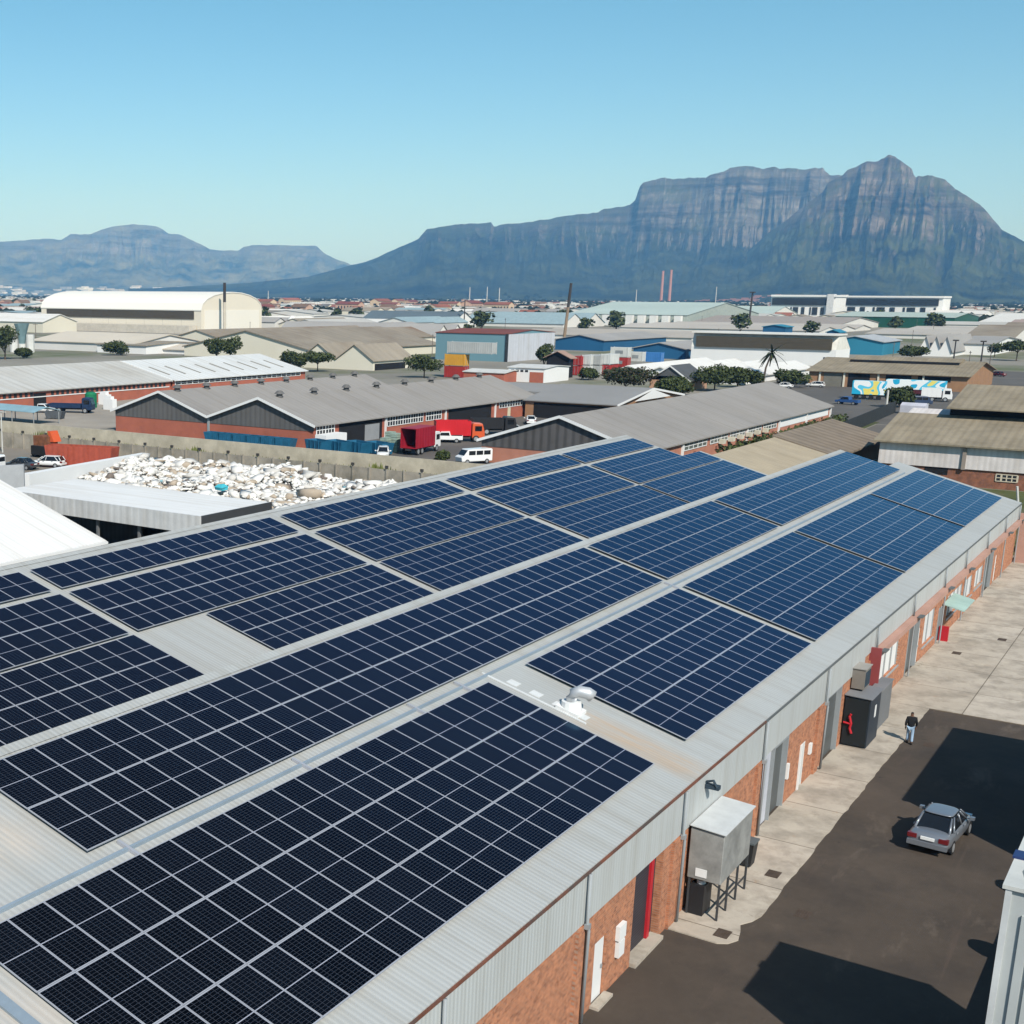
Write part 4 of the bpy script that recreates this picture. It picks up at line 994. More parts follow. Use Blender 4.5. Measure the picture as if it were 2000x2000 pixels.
bb.prism([(P1.x, P1.y, 0), (P2.x, P2.y, 0), (P2.x, P2.y, 2.4), (P1.x, P1.y, 3.0)], nn); bb.build("wall", whitewall, t)
P0 = g(0, 922, 4.6); t = thing("grey_wall", "plain light grey wall between the white shed and the open shed", "wall", (P1.x, P1.y, 0))
bb = MB(); bb.prism([(P1.x - 1.5, P1.y - .8, 0), (P0.x - 2, P0.y + 6, 0), (P0.x - 2, P0.y + 6, 4.6), (P1.x - 1.5, P1.y - .8, 4.2)], (.4, .3, 0)); bb.build("wall", M("light_grey_wall", (0.42, 0.43, 0.44)), t)

# --- right: white-clad brick building with a stepped brown roof
t = thing("clad_building", "white-clad brick building with a stepped brown roof behind the far end of the warehouse", "warehouse", (140, 0, 0))
bb = MB(); bb.box(128.8, 165, -60, 19.6, 0, 2.05); bb.build("brick_base", M("rust_brick_far", (0.30, 0.125, 0.075), rough=0.9, var=0.2, vs=1.2, col2=(0.20, 0.09, 0.06), c2=(0.45, 0.6), c2s=1.5), t)
bb = MB(); bb.prism([(128.6, 19.7, 2.06), (128.6, 19.7, 4.75), (146, 19.7, 7.6), (165, 19.7, 5), (165, 19.7, 2.06)], (0, -80, 0)); bb.build("cladding", M("weathered_white_cladding", (0.72, 0.67, 0.65), rough=0.8, ribs=('y', 0.6, 0.08), col2=(0.62, 0.575, 0.55), c2=(0.45, 0.7), c2s=0.3), t)
bb = MB(); bb.prism([(127.9, 20.4, 4.85), (141.2, 20.4, 7.3), (141.2, 20.4, 7.12), (127.9, 20.4, 4.67)], (0, -80, 0)); bb.build("roof", brown_roof, t)
MB().box(141.0, 141.2, -60, 14.5, 7.3, 8.6).build("clerestory", dark_open, t)
bb = MB(); bb.prism([(138.8, 14.6, 8.35), (152, 14.6, 10.6), (166, 14.6, 8.2), (166, 14.6, 8.0), (152, 14.6, 10.4), (138.8, 14.6, 8.2)], (0, -80, 0)); bb.build("roof", brown_roof, t)
bb = MB(); bb.prism([(141.2, 14.4, 5), (141.2, 14.4, 8.6), (152, 14.4, 10.4), (165, 14.4, 8), (165, 14.4, 5)], (0, -70, 0)); bb.build("upper_wall", tanbrick, t)
MB().box(128.35, 128.58, 10.2, 10.6, 2.0, 4.8).build("downpipe", M("dull_pipe", (0.30, 0.25, 0.21)), t)
for y in (6.9, 1.3, -4.5): plate(t, "window", 'x', y - 2.2, y, .95, 1.75, 128.8, farwin, bars=4, barm=M("cream_frame", (0.6, 0.52, 0.4)))
plate(t, "window", 'x', 12, 14.5, 1.2, 2.0, 128.8, dark_open)
# --- small mono-pitch sheds
t = thing("small_shed", "small brown and beige fibre-roofed shed past the far end of the solar roof", "shed", (118, 27, 0))
bb = MB(); bb.prism([(98, 24.5, 0), (98, 24.5, 2.7), (98, 31, 4.3), (98, 31, 0)], (56, 0, 0)); bb.build("wall", tanbrick, t)
bb = MB(); bb.prism([(97.5, 24, 2.75), (97.5, 31.3, 4.6), (97.5, 31.3, 4.45), (97.5, 24, 2.6)], (28, 0, 0)); bb.build("roof", beige_roof, t)
bb = MB(); bb.prism([(125.6, 23.6, 2.8), (125.6, 31.6, 4.85), (125.6, 31.6, 4.6), (125.6, 23.6, 2.55)], (29, 0, 0)); bb.build("roof", M("old_brown_roof", (0.25, 0.20, 0.15), rough=0.9, ribs=('x', 2.4, 0.25), var=0.15, vs=0.5), t)
# --- brick street shed with brown roof
t, P, L, W, e = bpx("street_shed", "brown-roofed brick shed with roller doors across the street at the right", (1887, 766), 1578, 1937, 734, 2.6, 'Y', n=1, roof=brown_roof, wall=tanbrick, over=.8, trim=False, cat="warehouse")
MB().prism([(P.x + L * .36, P.y + W * .12, e + 2.35), (P.x + L * .5, P.y + W * .12, e + 3.2), (P.x + L * .64, P.y + W * .12, e + 2.35)], (0, W * .7, 0)).build("roof_monitor", brown_roof, t)
MB().box(P.x + L * .34, P.x + L * .36, P.y + W * .12, P.y + W * .82, e + 1.8, e + 2.4).build("clerestory", dark_open, t)
for k, (a, c, mt) in enumerate(((.60, .74, dark_open), (.34, .50, dark_open), (.1, .3, dark_open))): plate(t, "doorway", 'x', P.y + W * a, P.y + W * c, 0 if k == 0 else e * .55, e - .5, P.x, mt)
plate(t, "shutter", 'x', P.y + W * .78, P.y + W * .90, 0, e * .85, P.x, M("olive_shutter", (0.19, 0.18, 0.15), rough=0.7))
for a in (.26, .54, .76, .92): MB().box(P.x - .3, P.x - .01, P.y + W * a, P.y + W * a + .4, 0, e - .3).build("pillar", cream, t)

# --- big white hangar
P = g(393, 652); W = along(P, (0, 1, 0), 82); e = ztop(P, 605)
L = along(P, (1, 0, 0), 511)
t = shed("hangar", "huge cream hangar with a curved white roof and a dark strip window", P.x, P.x + L, P.y, P.y + W, e, ztop((P.x + L / 2, P.y), 570) - e, 'Y', 1, M("hangar_roof", (0.80, 0.78, 0.72), rough=0.7, var=0.03, vs=0.01), M("hangar_wall", (0.74, 0.68, 0.57), rough=0.85, var=0.04, vs=0.01), over=0.3, th=0.5, trim=False, cat="hangar", barrel=True)
MB().box(P.x - .5, P.x - .05, P.y + W * .04, P.y + W * .96, e - 5.2, e - .8).build("strip_window", louvre, t)
MB().box(P.x - 7, P.x - .6, P.y + 3, P.y + W, 0, e * .33).build("lean_to", M("hangar_leanto", (0.60, 0.55, 0.47)), t)
MB().box(P.x + L * .05, P.x + L * .95, P.y - .25, P.y - .02, .2, e - .3).build("end_cladding", M("hangar_end", (0.80, 0.76, 0.68), rough=0.8, var=0.03, vs=0.01), t)
for k in range(8): plate(t, "panel_joint", 'x', P.y + W * (k + 1) / 9, P.y + W * (k + 1) / 9 + .4, 3, e - 5.3, P.x, M("hangar_joint", (0.63, 0.58, 0.49)))
# --- low buildings in front of the hangar
for nm, lab, nc, xl, xr, ey, rise, ax, n, rf, wl in (
    ("low_works", "low beige works building with small windows in front of the hangar", (262, 690), 62, 395, 671, 3.0, 'Y', 1, M("beige_flat_roof", (0.60, 0.54, 0.45), rough=0.9, var=0.08, vs=0.03), offwhite),
    ("low_works", "pale wall building to the right of the low beige works", (285, 692), 190, 400, 674, 1.0, 'Y', 1, tan_roof, whitewall),
    ("low_works", "white low building under the round tree clump", (405, 694), 280, 470, 684, 1.4, 'Y', 1, M("beige_flat_roof", (0.60, 0.54, 0.45)), whitewall),
    ("storage_hall", "wide brown-roofed hall behind the twin cream gables", (610, 705), 360, 860, 684, 6.0, 'X', 1, tan_roof, cream),
    ("storage_hall", "long brown-roofed hall right in front of the hangar chimney", (560, 682), 330, 860, 668, 4.0, 'X', 2, M("rusty_tan_roof", (0.29, 0.245, 0.19), rough=0.9, var=0.14, vs=0.03, ribs=('x', 5.0, 0.06), col2=(0.22, 0.13, 0.08), c2=(0.55, 0.7), c2s=0.02), cream),
    ("grey_hall", "wide flat grey roof hall left of the blue grey hall", (850, 668), 545, 905, 655, 5.0, 'Y', 2, mid_grey, offwhite),
    ("slate_hall", "dark blue-grey roofed hall on the far side of the flat grey roof", (880, 640), 700, 930, 632, 8.0, 'Y', 1, slate, whitewall),
    ("white_strip_hall", "narrow bright white roof beside the dark blue-grey hall", (720, 640), 560, 790, 634, 3.5, 'Y', 1, white_roof, whitewall),
    ("beige_hall", "wide grey beige hall behind the leaning mast", (1350, 668), 1020, 1420, 659, 2.2, 'Y', 2, M("grey_beige_roof", (0.42, 0.39, 0.35), rough=0.9, var=0.1, vs=0.02), offwhite),
    ("beige_hall", "wide pale grey hall left of the small blue block", (1600, 652), 1210, 1700, 646, 2.2, 'Y', 3, M("pale_grey_beige_roof", (0.47, 0.44, 0.40), rough=0.9, var=0.1, vs=0.02), offwhite),
    ("pale_green_hall", "long pale green roofed hall with white bays below the mountain", (1340, 638), 1110, 1480, 615, 9.0, 'Y', 1, pgreen, M("grey_green_wall", (0.36, 0.41, 0.38))),
    ("pale_green_hall", "low pale green roof left of the leaning mast", (1100, 640), 905, 1180, 632, 7.0, 'Y', 2, M("blue_green_roof", (0.28, 0.38, 0.42)), offwhite),
    ("pale_green_hall", "flat pale green roof left of the far office block", (1500, 624), 1330, 1560, 616, 9.0, 'Y', 1, pgreen, offwhite),
    ("grey_hall", "grey roofed hall with white gable tops beyond the pale green halls", (1630, 645), 1340, 1720, 636, 5.0, 'Y', 1, M("dim_grey_roof", (0.34, 0.30, 0.27)), offwhite),
    ("blue_works", "deep blue walled works right of the leaning mast", (1178, 686), 1084, 1300, 664, 2.0, 'X', 1, mid_grey, bluew),
    ("blue_works", "deep blue walled works left of the white louvred hall", (1338, 702), 1236, 1420, 681, 2.0, 'X', 1, mid_grey, bluew),
    ("blue_works", "teal and blue works right of the white louvred hall", (1722, 694), 1612, 1756, 667, 2.0, 'X', 1, M("works_roof", (0.42, 0.44, 0.46)), teal),
    ("blue_block", "small blue block on the skyline of grey roofs, above the louvred hall", (1532, 664), 1488, 1546, 638, 1.0, 'X', 1, teal, bluew),
    ("blue_block", "small teal block beside the right end of the white louvred hall", (1636, 676), 1612, 1648, 648, 1.0, 'X', 1, teal, bluew),
    ("white_roof_hall", "white striped roof hall behind the round trees at the right", (1452, 752), 1196, 1580, 735, 1.7, 'X', 4, white_roof, whitewall),
    ("green_depot", "dark green depot with a pale roof in the far right", (1862, 642), 1630, 1909, 620, 3.0, 'Y', 1, M("green_depot_roof", (0.42, 0.50, 0.46)), greenw),
    ("grey_hall", "low grey roof hall in front of the dark green depot", (1890, 664), 1690, 1990, 655, 2.0, 'Y', 2, M("pale_grey_beige_roof", (0.47, 0.44, 0.40)), offwhite),
    ("white_gables", "row of small white gables near the street lamps", (1856, 697), 1795, 1900, 680, 4.5, 'X', 3, mid_grey, whitewall),
    ("white_long_wall", "long plain white walled hall beside the small white gables", (1936, 694), 1870, 1990, 671, 2.0, 'Y', 1, mid_grey, whitewall),
    ("white_roof_hall", "bright white low roof at the far right edge", (1990, 640), 1910, 2060, 630, 6.0, 'Y', 1, white_roof, offwhite),
    ("white_roof_hall", "white low roof at the far left edge beside the hangar", (84, 650), -40, 150, 628, 4.0, 'Y', 1, white_roof, cream),
    ("tan_hall", "tan roof hall at the far right behind the street trees", (1975, 672), 1880, 2070, 662, 6.0, 'Y', 2, tan_roof, offwhite),
):
    bpx(nm, lab, nc, xl, xr, ey, rise, ax, n=n, roof=rf, wall=wl, over=0.6, trim=False, cat="industrial hall", th=.3)
# twin cream gables
t, P, L, W, e = bpx("cream_hall", "twin-gabled cream hall with a dark open side, behind the grey hall roofs", (728, 724), 588, 806, 703, 4.3, 'X', n=2, roof=tan_roof, wall=cream, over=.5, trim=False, cat="industrial hall")
plate(t, "doorway", 'y', P.x + 1, P.x + L * .8, 0, e * .62, P.y, dark_open)
# white bays of the pale green hall
P = g(1340, 638); W = along(P, (0, 1, 0), 1110); e = ztop(P, 615)
pgh = [o for o in COL.objects if o.get("label", "").startswith("long pale green roofed hall")][0]
for k in range(9):
    a = P.y + W * (.03 + .1 * k)
    MB().box(P.x - 5, P.x - .7, a, a + W * .055, 0, e - .8).build("white_bay", whitewall, pgh)
# blue-grey hall with a pale side and a red roof
P = g(988, 707); W = along(P, (0, 1, 0), 850); L = along(P, (1, 0, 0), 1080); e = ztop(P, 652)
t = shed("blue_hall", "blue-grey hall with a pale side wall and rusty red roof", P.x, P.x + L, P.y, P.y + W, e, 1.1, 'Y', 1, redroof, bluegrey, over=0.3, trim=False, cat="industrial hall")
MB().box(P.x + .5, P.x + L, P.y - .2, P.y - .02, 0, e - .2).build("side_cladding", lilac, t)
MB().box(P.x - .4, P.x + .4, P.y - .4, P.y + .3, 0, e).build("corner_post", M("dark_post", (0.03, 0.035, 0.04)), t)
# white louvred hall
P = g(1630, 716); W = along(P, (0, 1, 0), 1348); e = ztop(P, 684); L = along(P, (1, 0, 0), 1657)
t = thing("louvred_hall", "big white hall with a long brown louvre band under its flat roof", "industrial hall", (P.x, P.y, 0))
top = ztop(P, 656); RECTS.append((P.x, P.x + L, P.y, P.y + W))
MB().box(P.x, P.x + L, P.y, P.y + W, 0, e).build("wall", whitewall, t)
MB().prism([(P.x, P.y, e), (P.x + L, P.y, e), (P.x + L * .55, P.y, top), (P.x + 2, P.y, top)], (0, W, 0)).build("upper_wall", M("cream_white_wall", (0.74, 0.72, 0.66)), t)
MB().box(P.x - .6, P.x - .05, P.y + W * .03, P.y + W * .965, top - 4.6, top - 1.0).build("louvre_band", louvre, t)
MB().box(P.x - 1.0, P.x + L * .6, P.y - .4, P.y + W, top + .01, top + .5).build("roof", white_roof, t)
plate(t, "doorway", 'x', P.y + 1, P.y + W * .08, 0, e * .55, P.x, dark_open)
# far office blocks
for nm, lab, nc, xl, yt, flr in (("office_block", "far dark-glazed office block with a white roof edge, left of the pair", (1628, 623), 1503, 580, 3), ("office_block", "far long white office block with dark windows, right of the pair", (1838, 622), 1642, 582, 3)):
    P = g(*nc); W = along(P, (0, 1, 0), xl); H = ztop(P, yt); D = 45
    t = thing(nm, lab, "office building", (P.x, P.y, 0))
    MB().box(P.x, P.x + D, P.y, P.y + W, 0, H).build("wall", whitewall, t)
    MB().box(P.x - 2, P.x + D, P.y - 1, P.y + W, H + .01, H + 2).build("roof", barge, t)
    MB().box(P.x - 1.2, P.x - .05, P.y + W * .04, P.y + W * .98, H - 9, H - 1.5).build("glazing_band", farwin, t)
    for k in range(9):
        a = P.y + W * (.06 + .9 * k / 9)
        plate(t, "window", 'x', a, a + W * (.02 + .03 * (k % 3)), H * .18, H - 11, P.x, farwin, d=.6)
    MB().box(P.x - 3, P.x + 8, P.y + W * (.02 if xl < 1600 else .96), P.y + W * (.12 if xl < 1600 else 1.02), 0, H + 3).build("stair_tower", M("pale_tower", (0.62, 0.63, 0.64)), t)
# small white office with brick panel in front of the blue-grey hall
t, P, L, W, e = bpx("white_office", "small white office with a brick panel in front of the blue-grey hall", (1062, 748), 992, 1110, 719, .5, 'Y', n=1, roof=M("pale_flat_roof", (0.6, 0.6, 0.58)), wall=whitewall, over=.3, trim=False, cat="office")
for k in range(4): plate(t, "window", 'x', P.y + W * (.45 + .13 * k), P.y + W * (.53 + .13 * k), e * .68, e * .82, P.x, farwin)
plate(t, "brick_panel", 'x', P.y + W * .02, P.y + W * .40, 0, e * .7, P.x, redbrick)
t, P, L, W, e = bpx("brick_annex", "low brick annex with a white flat roof left of the small white office", (984, 748), 905, 1020, 728, .5, 'Y', n=1, roof=M("pale_flat_roof", (0.6, 0.6, 0.58)), wall=redbrick, over=.3, trim=False, cat="office")
# dark open shed by the containers
t, P, L, W, e = bpx("open_barn", "dark open-fronted barn beside the red containers", (1110, 738), 1066, 1118, 697, 1.5, 'X', n=1, roof=M("rusty_roof", (0.36, 0.24, 0.19)), wall=dark_open, over=.8, trim=False, cat="barn")
# small dark-roofed house among trees
t, P, L, W, e = bpx("grey_house", "small dark-roofed house between the round trees", (1345, 764), 1268, 1380, 742, 3.2, 'X', n=1, roof=M("charcoal_tile_roof", (0.085, 0.09, 0.095), rough=0.8), wall=M("peach_wall", (0.5, 0.30, 0.2)), gable=M("charcoal_gable", (0.10, 0.105, 0.11)), gz=3.3, over=.4, cat="house")
# ================================================================== GROUND SURFACES BEYOND THE WAREHOUSE
road = M("street_asphalt", (0.115, 0.105, 0.095), rough=0.9, var=0.12, vs=0.1, col2=(0.16, 0.145, 0.125), c2=(0.5, 0.75), c2s=0.08)
sheet("hall_yard", [(90, 40), (215, 40), (215, 92), (90, 92)], road, 0.006)
sheet("street", [(206, -20), (420, -60), (420, 84), (206, 84)], road, 0.010)
sheet("workshop_yard", [(92, 118), (112, 134), (230, 134), (230, 172), (92, 172)], M("dusty_yard", (0.34, 0.30, 0.25), rough=0.95, var=0.15, vs=0.08), 0.008)
sheet("left_yard", [(30, 80), (84, 96), (84, 160), (30, 160)], M("yard_dirt", (0.24, 0.21, 0.175), rough=0.95, var=0.15, vs=0.1), 0.012)
sheet("verge_lawn", [(84.2, -60), (128, -60), (128, 34), (84.2, 34)], M("grass_soil", (0.085, 0.10, 0.03), rough=1, var=0.35, vs=0.15, col2=(0.16, 0.13, 0.08), c2=(0.5, 0.65), c2s=0.12), 0.012)
sheet("side_track", [(150, 8), (205, 0), (205, 36), (160, 34)], M("track_tar", (0.14, 0.125, 0.11), rough=0.95, var=0.15, vs=0.2), 0.016)
sheet("track_verge", [(150, 34), (210, 36.5), (210, 43), (112, 43), (112, 34)], M("grass_soil"  , (0.085, 0.10, 0.03)), 0.020)

# ------------------------------------------------------------------ leaf clumps, trees, hedges
leafa = M("leaf_dark", (0.042, 0.058, 0.022), rough=0.75, var=0.35, vs=0.5, spec=0.15)
leafb = M("leaf_mid", (0.085, 0.105, 0.036), rough=0.75, var=0.35, vs=0.5, spec=0.15)
leafc = M("leaf_brown", (0.070, 0.060, 0.036), rough=0.8, var=0.3, vs=0.5, spec=0.1)
grassm = M("grass_blade", (0.17, 0.19, 0.05), rough=0.85, var=0.4, vs=0.6)
bark = M("bark", (0.10, 0.075, 0.055), rough=0.95, var=0.3, vs=2)
def leaves(b, c, rad, n, size, r_, mi=(0, 1), shell=0.55):
    c = Vector(c)
    for _ in range(n):
        d = Vector((r_.gauss(0, 1), r_.gauss(0, 1), r_.gauss(0, 1))).normalized()
        k = shell + (1 - shell) * r_.random()
        k *= 1 + 0.18 * noise.noise(d * 2.3 + c)
        p = c + Vector((d.x * rad[0], d.y * rad[1], d.z * rad[2])) * k
        s = size * r_.uniform(.6, 1.35)
        u = Vector((r_.gauss(0, 1), r_.gauss(0, 1), r_.gauss(0, .7))).normalized()
        v = u.cross(d + Vector((r_.gauss(0, .5), r_.gauss(0, .5), r_.gauss(0, .5)))).normalized()
        w_ = u.cross(v)
        b.poly([p - u * s, p + v * s * .62 + w_ * s * .2, p + u * s, p - v * s * .62 - w_ * s * .2], r_.choice(mi))
def make_tree(name, label, h, wd, seed, trunk_h=0.35, mats=None, blobs=10, n=230, leaf=0.42, flat=1.0, group=None, cat="tree"):
    r_ = random.Random(seed)
    t = thing(name, label, cat, (0, 0, 0), group)
    b = MB(); th = h * trunk_h
    b.tube([(0, 0, -.1), (wd * .01, 0, th * .5), (wd * .02, wd * .01, th), (0, 0, h * .8)], [h * .035, h * .028, h * .022, h * .008], 7)
    cen = []
    for k in range(blobs):
        a = k * 2.4 + r_.random(); rr_ = wd * .5 * (0.25 + .5 * r_.random()) if k else 0
        z = th + (h - th) * (.35 + .45 * r_.random()) if k else h * .78
        cen.append((math.cos(a) * rr_, math.sin(a) * rr_, z))
        if k and k % 2: b.tube([(0, 0, th * .85), (math.cos(a) * rr_ * .5, math.sin(a) * rr_ * .5, (th + z) / 2), (math.cos(a) * rr_, math.sin(a) * rr_, z)], [h * .018, h * .012, h * .006], 5)
    b.build("trunk", bark, t)
    c = MB()
    for k, p in enumerate(cen):
        s = wd * r_.uniform(.24, .36)
        leaves(c, p, (s, s, min(s * .85 * flat, (h - th) * .42)), n, leaf, r_)
    c.build("crown", mats or [leafa, leafb], t, recalc=False)
    return t
def tree_px(bx, by, wpx, ty, label, seed, name="tree", **k):
    P = g(bx, by); h = ztop(P, ty); wd = wpx / pxm(P)
    lf = k.pop('leaf', max(.34, 2.3 / pxm(P)))
    t = make_tree(name, label, h, wd, seed, leaf=lf, **k)
    place(t, P.x, P.y, 0); return t
tree_px(423, 704, 42, 662, "round dark tree, left of a touching pair behind the whiter workshop roof", 1, trunk_h=.2)
tree_px(450, 704, 42, 661, "round dark tree, right of a touching pair behind the whiter workshop roof", 2, trunk_h=.2)
tree_px(228, 694, 46, 668, "low spreading bush in front of the pale works wall", 3, trunk_h=.12, name="bush", cat="bush")
tree_px(10, 702, 62, 640, "leafy tree cut by the left edge of the picture", 4, trunk_h=.25)
tree_px(46, 700, 34, 682, "small dark bush near the left edge, beside the leafy tree", 41, trunk_h=.1, name="bush", cat="bush")
tree_px(570, 722, 48, 688, "dense dark bush left of the umbrella-shaped tree", 5, trunk_h=.15)
tree_px(620, 726, 62, 689, "umbrella-shaped dark tree on thin trunks in front of a cream gable", 6, trunk_h=.45, flat=.8)
tree_px(828, 738, 64, 694, "dark bushy tree with reddish trunk left of the yellow container", 7, trunk_h=.35)
tree_px(1062, 716, 36, 672, "dark ragged cypress-like tree in front of the pale lilac wall", 8, trunk_h=.1)
tree_px(1222, 760, 108, 721, "wide dark brown-green tree at the end of the cross hall", 9, trunk_h=.15, mats=[leafc, leafa], blobs=13)
tree_px(1300, 776, 50, 744, "dark bushy tree in front of the small dark-roofed house", 10, trunk_h=.1)
tree_px(1328, 772, 50, 738, "dark leafy tree just right of the small dark-roofed house's peak", 11, trunk_h=.15)
tree_px(1395, 764, 72, 716, "big rounded green tree above the long brick hall's ridge", 12, trunk_h=.3, blobs=12)
tree_px(1440, 757, 44, 720, "dark tree with a pointed top, between the big rounded tree and the palm", 13, trunk_h=.15)
tree_px(1472, 754, 36, 728, "small dark tree touching the palm trunk", 14, trunk_h=.1)
tree_px(1545, 756, 56, 726, "dark shrubby tree at the far end of the long brick hall's roof", 15, trunk_h=.1)
tree_px(1756, 796, 50, 760, "dark round shrub in front of the painted trailers", 16, trunk_h=.1, name="bush", cat="bush")
tree_px(1152, 806, 46, 778, "green bush in the gap between cross hall and long brick hall", 17, trunk_h=.1, mats=[leafb, leafa], name="bush", cat="bush")
tree_px(1985, 705, 54, 668, "flat-topped dark tree at the right edge of the picture", 18, trunk_h=.5, flat=.7)
tree_px(1942, 698, 30, 670, "thin grey-green tree between the street lamps and the right edge", 19, trunk_h=.3, n=60)
tree_px(862, 917, 26, 880, "small dark conifer-like shrub in the hall yard by the boundary wall", 20, trunk_h=.05, blobs=5)
tree_px(1780, 700, 50, 678, "low dark tree left of the small white gables", 21, trunk_h=.15)
tree_px(1150, 742, 40, 722, "dark low bush under the white containers", 22, trunk_h=.1, name="bush", cat="bush")
# palm
P = g(1490, 748); H = ztop(P, 688)
t = thing("palm_tree", "slim palm tree with drooping fronds rising above the round trees", "palm", (P.x, P.y, 0))
tx = Vector((P.x + 1.0, P.y - 1.3, H))
MB().tube([(P.x, P.y, 0), (P.x + .3, P.y - .3, H * .5), tx], [.32, .24, .2], 8).build("trunk", bark, t)
b = MB(); r_ = random.Random(5)
for k in range(26):
    a = k * 2.4; up = r_.uniform(-.7, 1.0); ln = r_.uniform(3.0, 4.6)
    pr_ = None; side = Vector((-math.sin(a), math.cos(a), 0)) * .28
    for q in range(6):
        f = q / 5
        p = tx + Vector((math.cos(a) * ln * f, math.sin(a) * ln * f, up * ln * f - 1.5 * f * f))
        wq = side * (1 - abs(f - .35))
        if pr_: b.poly([pr_[0] - pr_[1], p - wq, p + wq, pr_[0] + pr_[1]], 0)
        pr_ = (p, wq)
b.build("crown", leafa, t, recalc=False)
# hedge along the long brick hall, and the dark palisade fence
b = MB(); r_ = random.Random(8)
for k in range(60):
    x = 138 + k * 1.15; leaves(b, (x, 41.6 + r_.uniform(-.5, .5), .6), (1.2, 1.0, .8 + .6 * r_.random()), 40, .3, r_)
tag(b.build("hedge", [leafb, leafa], recalc=False), "uneven green hedge along the foot of the long brick hall's side wall", "hedge")
P1, P2 = g(1622, 862), g(1748, 806)
t = thing("palisade_fence", "dark steel palisade fence running from the long brick hall to the street", "fence", (P1.x, P1.y, 0))
b = MB(); d = P2 - P1; n_ = int(d.length / .35)
for k in range(n_):
    p = P1 + d * (k / n_); b.box(p.x - .07, p.x + .07, p.y - .07, p.y + .07, 0, 2.3)
o = b.build("pales", M("dark_steel_fence", (0.035, 0.04, 0.042), rough=0.7), t)
b = MB()
for z in (.5, 1.9): b.tube([P1 + Vector((0, 0, z)), P2 + Vector((0, 0, z))], .05, 5)
b.build("rail", M("dark_steel_fence", (0.035, 0.04, 0.042)), t)

# ------------------------------------------------------------------ precast boundary walls with a weedy strip between
cw = M("precast_concrete", (0.56, 0.495, 0.385), rough=0.95, var=0.18, vs=0.5, col2=(0.42, 0.37, 0.285), c2=(0.45, 0.7), c2s=0.35)
cw2 = M("precast_concrete_dark", (0.36, 0.32, 0.26), rough=0.95, var=0.2, vs=0.6, col2=(0.19, 0.175, 0.14), c2=(0.45, 0.7), c2s=0.4)
t = thing("boundary_wall", "higher bare concrete boundary wall in front of the double-gabled hall", "wall", (89, 100, 0))
MB().box(88.9, 89.1, 52, 165, 0, 3.05).build("panels", cw, t)
t = thing("boundary_wall", "lower concrete slab wall with dark-capped posts behind the rubbish heap", "wall", (84, 100, 0))
MB().box(83.95, 84.05, 52, 150, 0, 2.15).build("panels", cw2, t)
for k in range(42):
    y = 53 + k * 2.3
    o = MB().box(83.8, 83.94, y - .09, y + .09, 0, 2.3).build("post", cw2, t)
    if k % 2 == 0: MB().box(83.72, 83.98, y - .16, y + .16, 2.3, 2.6).build("post_cap", M("dark_cap", (0.05, 0.045, 0.04)), o)
MB().prism([(84.3, 52, 0), (84.6, 52, 1.5), (88.6, 52, 1.2), (88.8, 52, 0)], (0, 98, 0)).build("earth", M("bank_soil", (0.16, 0.15, 0.08), rough=1), None)
bpy.data.objects["earth"].name = "earth_bank"; tag(bpy.data.objects["earth_bank"], kind="structure")
b = MB(); r_ = random.Random(3)
for k in range(2600):
    y = r_.uniform(53, 149); x = r_.uniform(84.5, 86.4); hh = r_.uniform(.25, .75) * (1.7 if noise.noise(Vector((y * .18, 0, 0))) > .35 else .8)
    a = r_.uniform(0, 6.3); dx, dy = math.cos(a) * .22, math.sin(a) * .22
    b.poly([(x - dx, y - dy, 1.3), (x + dx, y + dy, 1.3), (x + dx * .2 + r_.uniform(-.1, .1), y + dy * .2, 1.45 + hh)], 0)
tag(b.build("weeds", grassm, recalc=False), "green weeds growing on the bank between the two boundary walls", "weeds", kind="stuff")

# ------------------------------------------------------------------ heap of white plastic waste
def inside(p, poly):
    x, y = p; c = False; j = len(poly) - 1
    for i in range(len(poly)):
        if (poly[i][1] > y) != (poly[j][1] > y) and x < (poly[j][0] - poly[i][0]) * (y - poly[i][1]) / (poly[j][1] - poly[i][1]) + poly[i][0]: c = not c
        j = i
    return c
foot = [(44, 48), (60, 47), (83, 53), (83, 61), (81, 82), (78, 95), (66, 91), (56, 86), (46, 80)]
ico = bmesh.new(); bmesh.ops.create_icosphere(ico, subdivisions=1, radius=1)
iv = [v.co.copy() for v in ico.verts]; ifc = [[v.index for v in f.verts] for f in ico.faces]; ico.free()
V, F, MI = [], [], []; r_ = random.Random(21); nchunk = 0
while nchunk < 9500:
    x, y = r_.uniform(42, 84), r_.uniform(45, 93)
    if not inside((x, y), foot): continue
    hgt = 0.4 + 1.5 * max(0, .55 + noise.noise(Vector((x * .13, y * .13, 4))) ) + .5 * noise.noise(Vector((x * .45, y * .45, 9)))
    s = r_.uniform(.10, .38) if r_.random() < .88 else r_.uniform(.4, .8); z = max(.1, hgt * r_.uniform(.75, 1.05))
    sc = Vector((s * r_.uniform(.6, 2.0), s * r_.uniform(.6, 1.5), s * r_.uniform(.3, .9)))
    rot = Matrix.Rotation(r_.uniform(0, 6.3), 3, 'Z') @ Matrix.Rotation(r_.uniform(-.6, .6), 3, 'X')
    base = len(V); mi = r_.choices((0, 1, 2, 3, 4), (62, 22, 11, 5, 0.3))[0]
    for v in iv:
        q = v * (1 + .75 * noise.noise(v * 1.9 + Vector((nchunk * 1.3, 0, 0))))
        p = rot @ Vector((q.x * sc.x, q.y * sc.y, q.z * sc.z)); V.append((p.x + x, p.y + y, p.z + z))
    F += [tuple(base + i for i in f) for f in ifc]; MI += [mi] * len(ifc); nchunk += 1
me = bpy.data.meshes.new("plastic_waste_heap"); me.from_pydata(V, [], F)
